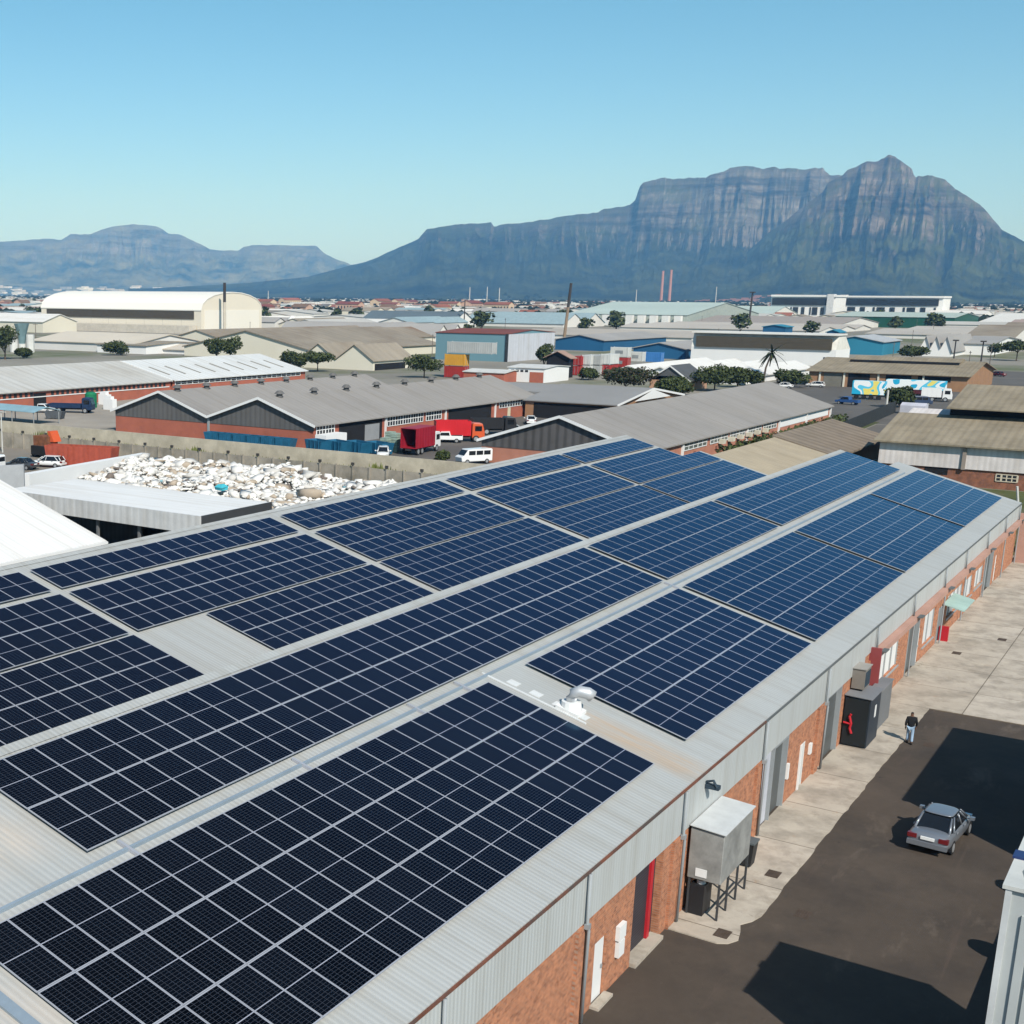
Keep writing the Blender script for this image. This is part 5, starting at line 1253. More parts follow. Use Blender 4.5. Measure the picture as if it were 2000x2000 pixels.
for mm in (M("waste_white", (0.76, 0.735, 0.69), rough=0.6), M("waste_grey", (0.58, 0.555, 0.515), rough=0.7), M("waste_tan", (0.42, 0.345, 0.265), rough=0.8), M("waste_dark", (0.16, 0.13, 0.11), rough=0.8), M("waste_blue", (0.25, 0.45, 0.50), rough=0.6)): me.materials.append(mm)
me.polygons.foreach_set("material_index", MI); me.polygons.foreach_set("use_smooth", [True] * len(me.polygons)); me.update()
o = bpy.data.objects.new("plastic_waste_heap", me); COL.objects.link(o)
tag(o, "sprawling heap of white plastic rubbish behind the open flat-roofed shed", "rubbish heap", kind="stuff")
P = g(432, 952, 2.0)
b = MB(); b.loft([[(P.x - .9, P.y - .7, 1.7), (P.x + .6, P.y - .9, 1.7), (P.x + .8, P.y + .7, 1.7), (P.x - .5, P.y + .9, 1.7)], [(P.x - 1.0, P.y - .9, 2.1), (P.x + .9, P.y - .8, 2.2), (P.x + .9, P.y + .9, 2.1), (P.x - .7, P.y + .9, 2.15)], [(P.x - .4, P.y - .4, 2.5), (P.x + .4, P.y - .3, 2.6), (P.x + .3, P.y + .4, 2.5), (P.x - .3, P.y + .4, 2.55)]])
b.v = [(P.x + (q[0] - P.x) * .62, P.y + (q[1] - P.y) * .62, 1.75 + (q[2] - 1.7) * .7) for q in b.v]
tag(b.build("blue_bag", M("turquoise_bag", (0.06, 0.42, 0.50), rough=0.5)), "turquoise bag lying on top of the white plastic heap", "bag")

# ------------------------------------------------------------------ vehicles and gear in the hall yard
white_p = M("white_vehicle_paint", (0.78, 0.78, 0.77), rough=0.3, coat=0.4, var=0.02)
red_p = M("red_truck_paint", (0.52, 0.012, 0.018), rough=0.45, var=0.08)
maroon_p = M("maroon_truck_paint", (0.34, 0.012, 0.028), rough=0.5, var=0.1, ribs=('x', 0.8, 0.1))
orange_p = M("orange_cab_paint", (0.60, 0.10, 0.03), rough=0.4, var=0.06)
black_p = M("black_truck_paint", (0.02, 0.02, 0.022), rough=0.4)
def at_px(t, bx, by, rz, z=0.01, sc=None):
    P = g(bx, by); return place(t, P.x, P.y, z, R(rz), sc)
at_px(make_truck("box_truck", "maroon box truck with its rear doors open towards the boundary wall", white_p, maroon_p, 8.2, 2.75, True), 822, 884, 4)
at_px(make_truck("tipper_truck", "bright red high-sided tipper truck with an orange cab, beyond the maroon truck", orange_p, red_p, 7.4, 2.2, False, True), 896, 862, -52)
at_px(make_pickup("pickup", "white pickup parked against the red tipper truck", white_p), 872, 864, 118)
at_px(make_truck("tipper_truck", "black tipper truck parked right of the red tipper truck", black_p, black_p, 7.0, 1.6, False, True), 963, 848, -50)
at_px(make_van("van", "white van parked at the corner of the long brick hall", white_p), 925, 905, 150)
at_px(make_car("parked_car", "white car low behind the boundary wall, in front of the maroon truck", white_p, True), 748, 893, -150)
at_px(make_car("parked_car", "white car parked between the black tipper truck and the long hall's roof", white_p), 1036, 828, 30)
at_px(make_car("parked_car", "white car in the middle gap, just left of the dark hall gable's verge", white_p, True), 1000, 846, 40)
skipm = M("blue_skip_paint", (0.016, 0.12, 0.22), rough=0.5, var=0.2, vs=1.0)
def make_skip(label, L=3.4, W=1.7, H=1.5, mat=skipm, group=None):
    t = thing("skip", label, "skip", (0, 0, 0), group)
    b = MB(); h = L / 2; w2 = W / 2
    ob = [(-h + .35, -w2 + .05, .1), (h - .35, -w2 + .05, .1), (h - .35, w2 - .05, .1), (-h + .35, w2 - .05, .1)]
    ot = [(-h, -w2, H), (h, -w2, H), (h, w2, H), (-h, w2, H)]
    it = [(-h + .1, -w2 + .1, H), (h - .1, -w2 + .1, H), (h - .1, w2 - .1, H), (-h + .1, w2 - .1, H)]
    ib = [(-h + .4, -w2 + .15, .3), (h - .4, -w2 + .15, .3), (h - .4, w2 - .15, .3), (-h + .4, w2 - .15, .3)]
    b.loft([ob, ot, it, ib]); b.build("tub", mat, t)
    for k in range(4):
        x = -h + .5 + k * (L - 1.0) / 3
        for s in (1, -1): MB().box(x - .05, x + .05, min(s * (w2 - .03), s * (w2 + .05)), max(s * (w2 - .03), s * (w2 + .05)), .2, H).build("rib", mat, t)
    return t
names = ["leftmost", "second", "third", "fourth", "fifth", "rightmost"]
s0 = None
for k in range(6):
    lab = "blue skip, %s of the row along the hall's front gable wall" % names[k]
    if s0 is None: s0 = make_skip(lab, 3.2, 1.7, 1.35, group="blue skips in the row against the gable wall"); o = s0
    else: o = copy_tree(s0); tag(o, lab)
    place(o, 109.6, 108.0 - k * 2.6, 0.01, R(90))
for k, lab in enumerate(("blue skip, nearest the white hut by the hall corner", "blue skip, second from the white hut by the hall corner", "blue skip, third from the white hut by the hall corner", "blue skip, nearest the maroon truck's open doors")):
    o = copy_tree(s0); tag(o, lab, group="blue skips near the hall corner"); o["group"] = "blue skips near the hall corner"
    place(o, 108.2 + k * 1.0, 88.2 - k * 2.7, 0.01, R(70), 1.25)
crate = M("mint_crate", (0.33, 0.43, 0.36), rough=0.7, var=0.2, vs=2, ribs=('z', 0.35, 0.25))
for k, (dx, dy, hh, lab) in enumerate(((0, 0, 2.2, "pale green crate stack nearest the blue skips"), (1.8, -.6, 3.0, "tall pale green crate stack beside the maroon truck"), (3.2, 1.2, 2.6, "pale green crate stack farthest from the boundary wall"))):
    t = thing("crate_stack", lab, "crates", (113.5 + dx, 80.5 + dy, 0))
    n_ = int(hh / .52)
    for q in range(n_): MB().box(113 + dx, 114.2 + dx, 80 + dy, 81.1 + dy, .02 + q * .53, .5 + q * .53).build("crate", crate, t)
# ------------------------------------------------------------------ left yard
rust_p = M("rust_red_skip_paint", (0.42, 0.085, 0.05), rough=0.7, var=0.15, vs=1.5, ribs=('y', 0.7, 0.1))
P = g(150, 912); o = make_skip("long rust-red open skip in the left yard, behind the white yard wall", 9.5, 2.4, 2.5, rust_p); place(o, P.x + 1.5, P.y + .5, .01, R(-72))
rusty = M("rusty_machine", (0.22, 0.085, 0.04), rough=0.9, var=0.35, vs=2)
P = g(92, 893); t = thing("rusty_machine", "rusty brown yard machine beside the rust-red skip", "machine", (P.x, P.y, 0))
MB().box(P.x - 1.4, P.x + 1.4, P.y - 1.6, P.y + 1.6, .4, 1.6).build("base", blackm, t)
MB().box(P.x - 1.0, P.x + .8, P.y - 1.3, P.y + 1.5, 1.6, 2.9).build("body", rusty, t)
MB().prism([(P.x - .6, P.y - 2.0, 2.2), (P.x - .6, P.y - 1.3, 3.6), (P.x - .6, P.y - .8, 3.6), (P.x - .6, P.y - 1.3, 2.2)], (1.4, 0, 0)).build("hopper", orange_p, t)
for s in (-1, 1): MB().tube([(P.x - 1, P.y + s * 1.5, .45), (P.x + 1, P.y + s * 1.5, .45)], .45, 10).build("wheel", tyre, t)
at_px(make_car("parked_car", "dark grey car parked behind the plain grey wall, lower left", M("charcoal_paint", (0.05, 0.055, 0.06), rough=0.3, coat=0.5)), 42, 916, 100)
at_px(make_car("parked_car", "white car parked in front of the rust-red skip", white_p, True), 94, 912, 110)
at_px(make_van("van", "white van cut by the left edge of the picture", white_p), -26, 918, 100)
P = g(48, 826); t = thing("carport", "faded light blue carport roof standing in front of the workshop row", "carport", (P.x, P.y, 0))
MB().prism([(P.x - 3, P.y - 5.5, 2.3), (P.x, P.y - 5.5, 3.0), (P.x + 3.2, P.y - 5.5, 2.3), (P.x + 3.2, P.y - 5.5, 2.2), (P.x, P.y - 5.5, 2.9), (P.x - 3, P.y - 5.5, 2.2)], (0, 14, 0)).build("roof", M("faded_blue_sheet", (0.24, 0.38, 0.44), rough=0.7, var=0.12), t)
for dx in (-2.8, 3):
    for dy in (-5.2, 0, 5.5, 8.2): MB().box(P.x + dx - .06, P.x + dx + .06, P.y + dy - .06, P.y + dy + .06, 0, 2.25).build("post", greyp, t)
P = g(178, 796); t = thing("water_tank", "upright green plastic water tank in front of the workshop row", "tank", (P.x, P.y, 0))
MB().tube([(P.x, P.y, .0), (P.x, P.y, 2.6), (P.x, P.y, 2.95), (P.x, P.y, 3.05)], [1.15, 1.15, .8, .3], 18).build("shell", M("green_tank_plastic", (0.012, 0.19, 0.085), rough=0.5, ribs=('z', .3, .15)), t, smooth=False)
MB().tube([(P.x, P.y, 3.04), (P.x, P.y, 3.18)], .32, 12).build("lid", M("dark_cap", (0.05, 0.045, 0.04)), t)
navy_p = M("navy_truck_paint", (0.012, 0.03, 0.075), rough=0.5, var=0.15)
P = g(140, 806); o = make_truck("flatbed_truck", "dark navy low truck parked beside the green water tank", navy_p, navy_p, 8.5, .7, False, True); place(o, P.x, P.y, .01, R(-65))
P = g(108, 818); o = make_skip("grey scrap skip standing in front of the navy truck", 3.4, 1.7, 1.3, M("scrap_skip", (0.09, 0.10, 0.11), rough=0.8)); place(o, P.x, P.y, .01, R(-70))
at_px(make_pickup("pickup", "white pickup between the blue carport and the navy truck", white_p), 82, 806, -70)
for (bx, by, lab) in ((215, 800, "white slab leaning at the yard end, left of the double-gabled hall"), (205, 790, "stack of white boxes near the left end of the double-gabled hall")):
    P = g(bx, by); tag(MB().box(P.x - .6, P.x + .6, P.y - 1.2, P.y + 1.2, .01, 2.0).box(P.x - .5, P.x + .4, P.y - .7, P.y + .9, 2.005, 2.5).build("white_stack", whitewall), lab, "stack")
P = g(5, 884); t = thing("lamp_post", "pale lamp post at the left edge in front of the blue carport", "lamp post", (P.x, P.y, 0))
H = ztop(P, 805); MB().tube([(P.x, P.y, 0), (P.x, P.y, H)], [.12, .07], 8).build("pole", M("pale_pole", (0.55, 0.54, 0.50)), t)
MB().box(P.x - .1, P.x + .1, P.y - .9, P.y + .1, H, H + .12).build("lamp_head", M("pale_pole", (0.55, 0.54, 0.50)), t)
# ================================================================== CONTAINERS, POLES, STREET
def make_container(label, mat, L=6.1, group=None, door=True):
    t = thing("shipping_container", label, "container", (0, 0, 0), group)
    h = L / 2
    MB().box(-h, h, -1.22, 1.22, .12, 2.75).build("shell", mat, t)
    for sx in (-1, 1):
        for sy in (-1, 1): MB().box(sx * h - .09, sx * h + .09, sy * 1.22 - .09, sy * 1.22 + .09, 0, 2.85).build("corner_post", mat, t)
    for k in range(int(L / .6)):
        x = -h + .4 + k * .6
        for s in (-1, 1): MB().box(x - .1, x + .1, min(s * 1.22, s * 1.27), max(s * 1.22, s * 1.27), .25, 2.65).build("rib", mat, t)
    if door:
        for s in (-1, 1):
            MB().box(-h - .05, -h - .002, min(s * .06, s * 1.1), max(s * .06, s * 1.1), .25, 2.65).build("door", mat, t)
            MB().tube([(-h - .09, s * .5, .3), (-h - .09, s * .5, 2.6)], .035, 5).build("lock_bar", galv, t)
    return t
c_red = M("container_red", (0.36, 0.035, 0.030), rough=0.6, var=0.12)
c_white = M("container_white", (0.60, 0.61, 0.59), rough=0.6, var=0.08)
c_grey = M("container_grey", (0.42, 0.43, 0.42), rough=0.6, var=0.1)
c_yel = M("container_yellow", (0.62, 0.32, 0.04), rough=0.6, var=0.08)
c_blue = M("container_blue", (0.05, 0.20, 0.50), rough=0.6, var=0.1)
CONT = [ # base px of the left end, x px of right end, level, material, rotation, label, length
    (868, 905, 0, c_red, 0, "red container under the yellow one, right of the reddish-trunked tree", 0),
    (868, 905, 1, c_yel, 0, "yellow container stacked on a red one, right of the reddish-trunked tree", 0),
    (872, 958, 2.05, c_grey, 0, "long grey container raised above the yellow one in front of the blue-grey hall", 0),
    (1117, 1133, 0, c_red, 1, "lower red container seen end-on at the left of the white stacks", 0),
    (1117, 1133, 1, c_red, 1, "upper red container seen end-on at the left of the white stacks", 0),
    (1135, 1152, 0, c_white, 1, "lower white container end beside the upright red pair", 0),
    (1135, 1152, 1, c_white, 1, "upper white container end beside the upright red pair", 0),
    (1154, 1171, 0, c_grey, 1, "lower pale container end, second from the red pair", 0),
    (1154, 1171, 1, c_grey, 1, "upper pale container end, second from the red pair", 0),
    (1172, 1190, 0, c_red, 1, "red container end at the bottom, third from the upright red pair", 0),
    (1172, 1190, 1, c_white, 1, "white container end over a lone red one, third from the upright red pair", 0),
    (1191, 1224, 1, c_white, 0, "long white container with a grey mark on its side, right of the stacks", 0),
    (1191, 1224, 0, c_red, 0, "long dark red container under the white one with a grey mark", 0),
    (1226, 1253, .55, c_white, 0, "white container with a dull side mark, left of the bright blue one", 0),
    (1255, 1289, .5, c_blue, 0, "bright blue container with a white top, right of the white containers", 0),
]
for (a, c, lv, mt, endon, lab, L) in CONT:
    by = 737 if a < 1000 else 733 if a < 1180 else 717
    PA = g(a, by); wv = along(PA, (0, -1, 0), c)
    if endon:
        t = make_container(lab, mt, 6.1); s = wv / 2.6
        place(t, PA.x + 3.0 * s, PA.y - wv / 2, lv * 2.87 * s, 0, s)
    else:
        t = make_container(lab, mt, 6.1 if wv < 9 else 12.2); s = min(1.35, 2.6 / 2.6 * 1.1)
        t.scale = (wv / (6.1 if wv < 9 else 12.2), s, s)
        t.location = (PA.x + 1.3, PA.y - wv / 2, lv * 2.87 * s); t.rotation_euler = (0, 0, R(90))
        if "mark" in lab:
            MB().box(-1.4, 1.4, 1.275, 1.30, 1.0, 1.9).build("side_mark", M("grey_mark", (0.25, 0.27, 0.28)), t)
# poles and chimneys
def pole(name, label, bx, by, ty, r0, r1, mat, lean=0.0, cat="pole", head=None, dist=None, topmat=None):
    P = g(bx, by)
    if dist:
        d = ray(bx, 560); hz_ = math.hypot(d.x, d.y); P = Vector((CP.x + d.x / hz_ * dist, CP.y + d.y / hz_ * dist, 0))
    H = ztop(P, ty); t = thing(name, label, cat, (P.x, P.y, 0))
    q = Vector((P.x + lean * CR.x, P.y + lean * CR.y, H)); p0 = Vector((P.x, P.y, 0))
    k = .62
    MB().tube([p0, p0.lerp(q, k)], [r0, r0 + (r1 - r0) * k], 8).build("shaft", mat, t)
    MB().tube([p0.lerp(q, k), q], [r0 + (r1 - r0) * k, r1], 8).build("top_section", topmat or mat, t)
    if head: MB().box(q.x - head, q.x + head, q.y - head, q.y + head, q.z, q.z + head * .5).build("lamp_head", M("dark_cap", (0.05, 0.045, 0.04)), t)
    return t
dpole = M("dark_pole", (0.045, 0.04, 0.038), rough=0.8); wood = M("weathered_pole", (0.26, 0.19, 0.13), rough=0.9); ppole = M("pale_pole", (0.55, 0.54, 0.50))
cream_ch = M("cream_chimney", (0.55, 0.5, 0.42), rough=0.9)
pole("chimney", "slender chimney with a dark top in front of the hangar", 438.6, 652, 552, .9, .8, cream_ch, cat="chimney", topmat=dpole)
pole("mast", "tall slightly leaning brown mast beside the blue-grey hall", 1100, 676, 553, .75, .62, wood, lean=1.9, cat="mast", topmat=dpole)
pole("mast", "dark-headed mast in front of the pale green halls", 1461, 644, 572, .7, .6, dpole, lean=.8, cat="mast", head=1.6)
brick_ch = M("pink_brick_chimney", (0.42, 0.22, 0.19), rough=0.9)
pole("chimney", "left of two far brick chimneys at the foot of the mountain", 1293, 0, 529, 5.0, 3.6, brick_ch, dist=4300, cat="chimney")
pole("chimney", "right of two far brick chimneys at the foot of the mountain", 1309, 0, 527, 5.0, 3.6, brick_ch, dist=4300, cat="chimney")
for k, (x, ty) in enumerate(((918, 561), (952, 560), (976, 562), (1244, 566), (1400, 560), (524, 568))):
    pole("floodlight_mast", "thin pale floodlight mast standing among the far suburb roofs", x, 0, ty, .9, .6, M("far_pale_mast", (0.5, 0.5, 0.5)), dist=1900 + 90 * k, cat="mast")
for o in [q for q in COL.objects if q.name.startswith("floodlight_mast")]: o["group"] = "floodlight masts among the far roofs"
pole("street_lamp", "street lamp with a flat dark head, left of two by the white gables", 1862, 706, 666, .28, .2, dpole, head=.9, cat="street lamp")
pole("street_lamp", "street lamp with a flat dark head, right of two by the white gables", 1916, 706, 668, .28, .2, dpole, head=.9, cat="street lamp")
pole("utility_pole", "pale utility pole standing at the end of the dark palisade fence", 1729, 812, 762, .22, .18, ppole, cat="pole")
pole("utility_pole", "leaning pale pole behind the far end of the concrete yard", 1992, 1064, 950, .12, .1, ppole, lean=-1.0, cat="pole")
pole("mast", "thin dark mast on the pale green roofs left of centre", 906, 640, 586, .45, .35, dpole, cat="mast")
up = None; r_ = random.Random(15)
for k in range(18):
    x0_ = r_.uniform(30, 1980); d0_ = r_.uniform(420, 1300); d = ray(x0_, 560); h_ = math.hypot(d.x, d.y); x, y = CP.x + d.x / h_ * d0_, CP.y + d.y / h_ * d0_
    if y < 40: continue
    if up is None:
        up = thing("utility_pole", "thin grey utility pole among the mid-distance roofs", "pole", (0, 0, 0), "utility poles among the roofs")
        MB().tube([(0, 0, 0), (0, 0, 11)], [.2, .14], 6).build("shaft", M("thin_pole", (0.16, 0.14, 0.12)), up); MB().box(-.08, .08, -1.1, 1.1, 10.2, 10.4).build("crossarm", M("thin_pole", (0.16, 0.14, 0.12)), up); o = up
    else: o = copy_tree(up)
    place(o, x, y, 0, r_.uniform(0, 3), r_.uniform(.6, .9))
# white silo
P = g(570, 646); H = ztop(P, 617); t = thing("silo", "short white silo right of the hangar", "silo", (P.x, P.y, 0))
rr_ = 9 / pxm(P); MB().tube([(P.x, P.y, 0), (P.x, P.y, H * .85)], rr_, 14).build("shell", whitewall, t); MB().tube([(P.x, P.y, H * .85), (P.x, P.y, H)], [rr_ * .6, rr_ * .5], 12).build("cap", whitewall, t)
# teal hopper beside the hangar
P = g(44, 688); H = ztop(P, 632); t = thing("hopper", "grey-teal steel hopper between white tanks at the left edge", "hopper", (P.x, P.y, 0)); q = 1 / pxm(P)
MB().tube([(P.x, P.y, H * .3), (P.x, P.y, H * .55), (P.x, P.y, H)], [6 * q, 8 * q, 15 * q], 10).build("funnel", M("teal_steel", (0.16, 0.25, 0.27)), t)
MB().tube([(P.x, P.y, 0), (P.x, P.y, H * .3)], 7 * q, 10).build("base", M("white_tank", (0.62, 0.62, 0.6)), t)
for s in (-1, 1): MB().tube([(P.x + s * 16 * q * CR.x, P.y + s * 16 * q * CR.y, 0), (P.x + s * 16 * q * CR.x, P.y + s * 16 * q * CR.y, H * .62)], 8 * q, 10).build("side_tank", M("white_tank", (0.62, 0.62, 0.6)), t)
# painted trailers on the street
def livery():
    m = M("painted_livery", (0.8, 0.8, 0.78), rough=0.4)
    t = m.node_tree; N = t.nodes; L = t.links
    geo = N.new("ShaderNodeNewGeometry"); n = N.new("ShaderNodeTexNoise"); n.inputs["Scale"].default_value = 0.13; n.inputs["Detail"].default_value = 1.0; n.inputs["Distortion"].default_value = 1.2
    L.new(geo.outputs["Position"], n.inputs["Vector"])
    r = N.new("ShaderNodeValToRGB"); r.color_ramp.interpolation = 'CONSTANT'
    e = r.color_ramp.elements; e[0].position = 0; e[0].color = (0.02, 0.35, 0.55, 1); e[1].position = .42; e[1].color = (0.75, 0.77, 0.76, 1)
    for p, c in ((.5, (0.10, 0.50, 0.68, 1)), (.56, (0.75, 0.62, 0.15, 1)), (.66, (0.05, 0.42, 0.60, 1))):
        q = e.new(p); q.color = c
    L.new(n.outputs["Fac"], r.inputs[0]); L.new(r.outputs[0], N["Principled BSDF"].inputs["Base Color"])
    return m
lv = livery()
for (bx, by, c, lab) in ((1662, 779, 1724, "painted blue and yellow box trailer, left of the pair on the street"), (1727, 776, 1842, "longer painted blue and white trailer, right of the pair on the street")):
    P = g(bx, by); Lw = along(P, (0, -1, 0), c); t = thing("trailer", lab, "trailer", (P.x, P.y, 0))
    hb = 3.6
    MB().box(P.x, P.x + 2.5, P.y - Lw, P.y, 1.1 if bx < 1700 else 2.0, hb + .4).build("box", lv, t)
    MB().box(P.x + .2, P.x + 2.3, P.y - Lw, P.y, .8, 1.1).build("chassis", blackm, t)
    if bx > 1700: MB().box(P.x + .1, P.x + 2.4, P.y - Lw + .5, P.y - .5, 1.1, 1.99).build("load", M("maroon_load", (0.10, 0.02, 0.03)), t)
    for k in range(4 if bx < 1700 else 6):
        y = P.y - Lw * (.15 + .7 * k / (3 if bx < 1700 else 5))
        MB().tube([(P.x + .15, y, .5), (P.x + .45, y, .5)], .5, 10).build("wheel", tyre, t)
at_px(make_car("parked_car", "white car in front of the brown-roofed street shed, left of two", white_p), 1530, 758, 95)
at_px(make_car("parked_car", "white car in front of the brown-roofed street shed, right of two", white_p, True), 1592, 756, 95)
at_px(make_pickup("pickup", "blue pickup parked near the end of the long brick hall's side wall", M("blue_pickup_paint", (0.03, 0.09, 0.25), rough=0.4)), 1655, 790, 80)
at_px(make_car("parked_car", "dark red car at the street corner beyond the brown-roofed shed", M("dark_red_car", (0.12, 0.015, 0.02), rough=0.35)), 1948, 735, 60)
P = g(1828, 784); o = make_truck("box_truck", "small white box truck on the street behind the stepped brown roof", white_p, white_p, 6.0, 1.9, False); place(o, P.x, P.y, .01, R(-80))
at_px(make_van("van", "dark van in the street shadow beyond the clad building", M("dark_van_paint", (0.03, 0.05, 0.10), rough=0.4)), 1795, 792, -60)
P = g(1784, 808); tag(MB().box(P.x - 1.5, P.x + 1.5, P.y - 2.2, P.y + 2.2, .01, 1.6).prism([(P.x - 1.5, P.y - 2.2, 1.605), (P.x, P.y - 2.2, 2.1), (P.x + 1.5, P.y - 2.2, 1.605)], (0, 4.4, 0)).build("tarpaulin_load", M("lilac_tarp", (0.50, 0.50, 0.56), rough=0.8)), "pale lilac tarpaulin-covered load behind the stepped brown roof", "load")
# far end of the concrete yard
t = thing("low_wall", "low tan brick wall closing the far end of the concrete yard", "wall", (82, -6, 0))
MB().box(81.6, 82.0, -16, -1.3, 0, 1.5).build("wall", M("tan_yard_brick", (0.42, 0.27, 0.17), rough=0.9, var=0.15, vs=1.0), t)
MB().box(81.5, 82.1, -16, -1.3, 1.5, 1.58).build("coping", M("pale_coping", (0.55, 0.48, 0.36)), t)
o = make_truck("flatbed_truck", "dark truck with a red underframe half hidden at the far end of the yard", M("dark_truck_blue", (0.02, 0.03, 0.05)), M("red_frame", (0.35, 0.04, 0.03)), 7.0, .8, True, True); place(o, 86.0, -5.4, 0.05, R(90))
MB().box(80.6, 80.9, -2.1, -1.3, 0, 4.2).build("end_pier", M("faded_red_beam", (0.58, 0.30, 0.25)), wh)

# ================================================================== FAR SUBURB, WOODS AND TOWN
def polar(px_, dist):
    d = ray(px_, 560); h = math.hypot(d.x, d.y); return CP.x + d.x / h * dist, CP.y + d.y / h * dist
def free(x, y, m=8):
    return not any(a - m < x < b + m and c - m < y < d + m for a, b, c, d in RECTS)
# mid-distance halls filling the industrial plain
r_ = random.Random(77); made = 0; tries = 0
hall_kinds = [("low pale-roofed hall in the crowd of industrial roofs", M("fill_pale_roof", (0.50, 0.49, 0.46), var=0.1, vs=0.02), offwhite), ("low tan-roofed hall in the crowd of industrial roofs", tan_roof, cream), ("low grey-roofed hall in the crowd of industrial roofs", mid_grey, offwhite),
              ("low white-roofed hall in the crowd of industrial roofs", white_roof, whitewall), ("low pinkish-roofed hall in the crowd of industrial roofs", M("pinkish_roof", (0.40, 0.31, 0.27), var=0.1, vs=0.03), offwhite), ("low blue-green-roofed hall in the crowd of industrial roofs", M("blue_green_roof", (0.28, 0.38, 0.42)), offwhite)]
while made < 95 and tries < 4000:
    tries += 1
    dist = 1 / r_.uniform(1 / 1900, 1 / 640); pxx = r_.uniform(-60, 2080)
    x, y = polar(pxx, dist); W = r_.uniform(18, 60); L = r_.uniform(22, 70)
    if (860 < pxx < 1990 and dist < 1150) or (pxx < 560 and dist < 780): continue
    if y < 20 or not all(free(x + a * L, y + c * W, 3) for a in (0, .5, 1) for c in (0, .5, 1)): continue
    if any(x < b and x + L > a and y < d and y + W > c for a, b, c, d in RECTS): continue
    lab, rf, wl = r_.choice(hall_kinds)
    shed("industrial_hall", lab, x, x + L, y, y + W, r_.uniform(4, 6.5), r_.uniform(1.5, 3.5), r_.choice('XY'), r_.choice((1, 1, 2)), rf, wl, over=.5, trim=False, cat="industrial hall", group=lab.replace("low ", "").replace("hall in the crowd of", "halls among the") + " (fill)")
    made += 1
for o in COL.objects:
    if o.get("group", "").endswith("(fill)"): o["group"] = o["group"][:-7]
# suburb houses: six kinds, copied
def house_mesh(L, W, e, rs, wallm_, roofm_, label, group):
    t = bpy.data.objects.new("suburb_house", None)
    b = MB(); b.prism([(-L / 2, -W / 2, 0), (-L / 2, -W / 2, e), (-L / 2, 0, e + rs), (-L / 2, W / 2, e), (-L / 2, W / 2, 0)], (L, 0, 0), 0)
    s = rs / (W / 2)
    b.prism([(-L / 2 - .4, -W / 2 - .5, e - s * .5 + .1), (-L / 2 - .4, 0, e + rs + .15), (-L / 2 - .4, W / 2 + .5, e - s * .5 + .1), (-L / 2 - .4, W / 2 + .5, e - s * .5 - .1), (-L / 2 - .4, 0, e + rs - .05), (-L / 2 - .4, -W / 2 - .5, e - s * .5 - .1)], (L + .8, 0, 0), 1)
    for k in range(max(2, int(L / 4))):
        x = -L / 2 + 1.2 + k * 4
        for sy in (-1, 1): b.box(x, x + 1.4, min(sy * W / 2, sy * (W / 2 + .06)), max(sy * W / 2, sy * (W / 2 + .06)), e * .35, e * .75, 2)
    for sx in (-1, 1): b.box(min(sx * L / 2, sx * (L / 2 + .06)), max(sx * L / 2, sx * (L / 2 + .06)), -W * .25, W * .1, e * .35, e * .7, 2)
    o = b.build("suburb_house", [wallm_, roofm_, farwin])
    return tag(o, label, "house", group)
terr = M("terracotta_roof", (0.27, 0.10, 0.065), rough=0.9, var=0.2, vs=0.02); tile = M("grey_tile_roof", (0.17, 0.165, 0.16), rough=0.9, var=0.2, vs=0.02); brownt = M("brown_tile_roof", (0.20, 0.13, 0.09), rough=0.9, var=0.2, vs=0.02)
pinkw = M("pink_plaster", (0.55, 0.36, 0.27), rough=0.9); peach = M("peach_plaster", (0.60, 0.46, 0.32), rough=0.9)
kinds = [house_mesh(13, 9, 3.6, 2.2, offwhite, terr, "small white house with a terracotta roof in the far suburb", "white terracotta-roofed houses of the far suburb"),
         house_mesh(11, 8, 3.4, 2.0, cream, tile, "small cream house with a grey tiled roof in the far suburb", "cream grey-roofed houses of the far suburb"),
         house_mesh(15, 9, 5.8, 2.2, pinkw, brownt, "pink two-storey house with a brown roof in the far suburb", "pink houses of the far suburb"),
         house_mesh(12, 9, 3.6, 1.6, whitewall, white_roof, "small all-white house in the far suburb", "all-white houses of the far suburb"),
         house_mesh(34, 11, 9.0, 2.6, peach, terr, "long peach block of flats with a red roof in the far suburb", "peach blocks of flats in the far suburb"),
         house_mesh(30, 11, 8.0, 2.4, pinkw, redroof, "long pink block of flats with a dark red roof in the far suburb", "pink blocks of flats in the far suburb")]
used = [0] * 6; cnt = 0; tries = 0
while cnt < 290 and tries < 9000:
    tries += 1
    dist = 1 / r_.uniform(1 / 4600, 1 / 1350); pxx = r_.uniform(-60, 2080)
    if pxx > 1080 and r_.random() < .45: continue
    x, y = polar(pxx, dist)
    if y < 30 or not free(x, y, 16): continue
    k = r_.choices(range(6), (30, 22, 16, 14, 9, 9))[0]
    if k >= 4 and not (350 < pxx < 1000 and dist < 2800): k = r_.randrange(4)
    if used[k] == 0: o = kinds[k]
    else: o = kinds[k].copy(); COL.objects.link(o)
    used[k] += 1
    place(o, x, y, 0, r_.choice((0, .1, 1.57, 1.5)) + r_.uniform(-.1, .1), r_.uniform(.9, 1.5)); cnt += 1
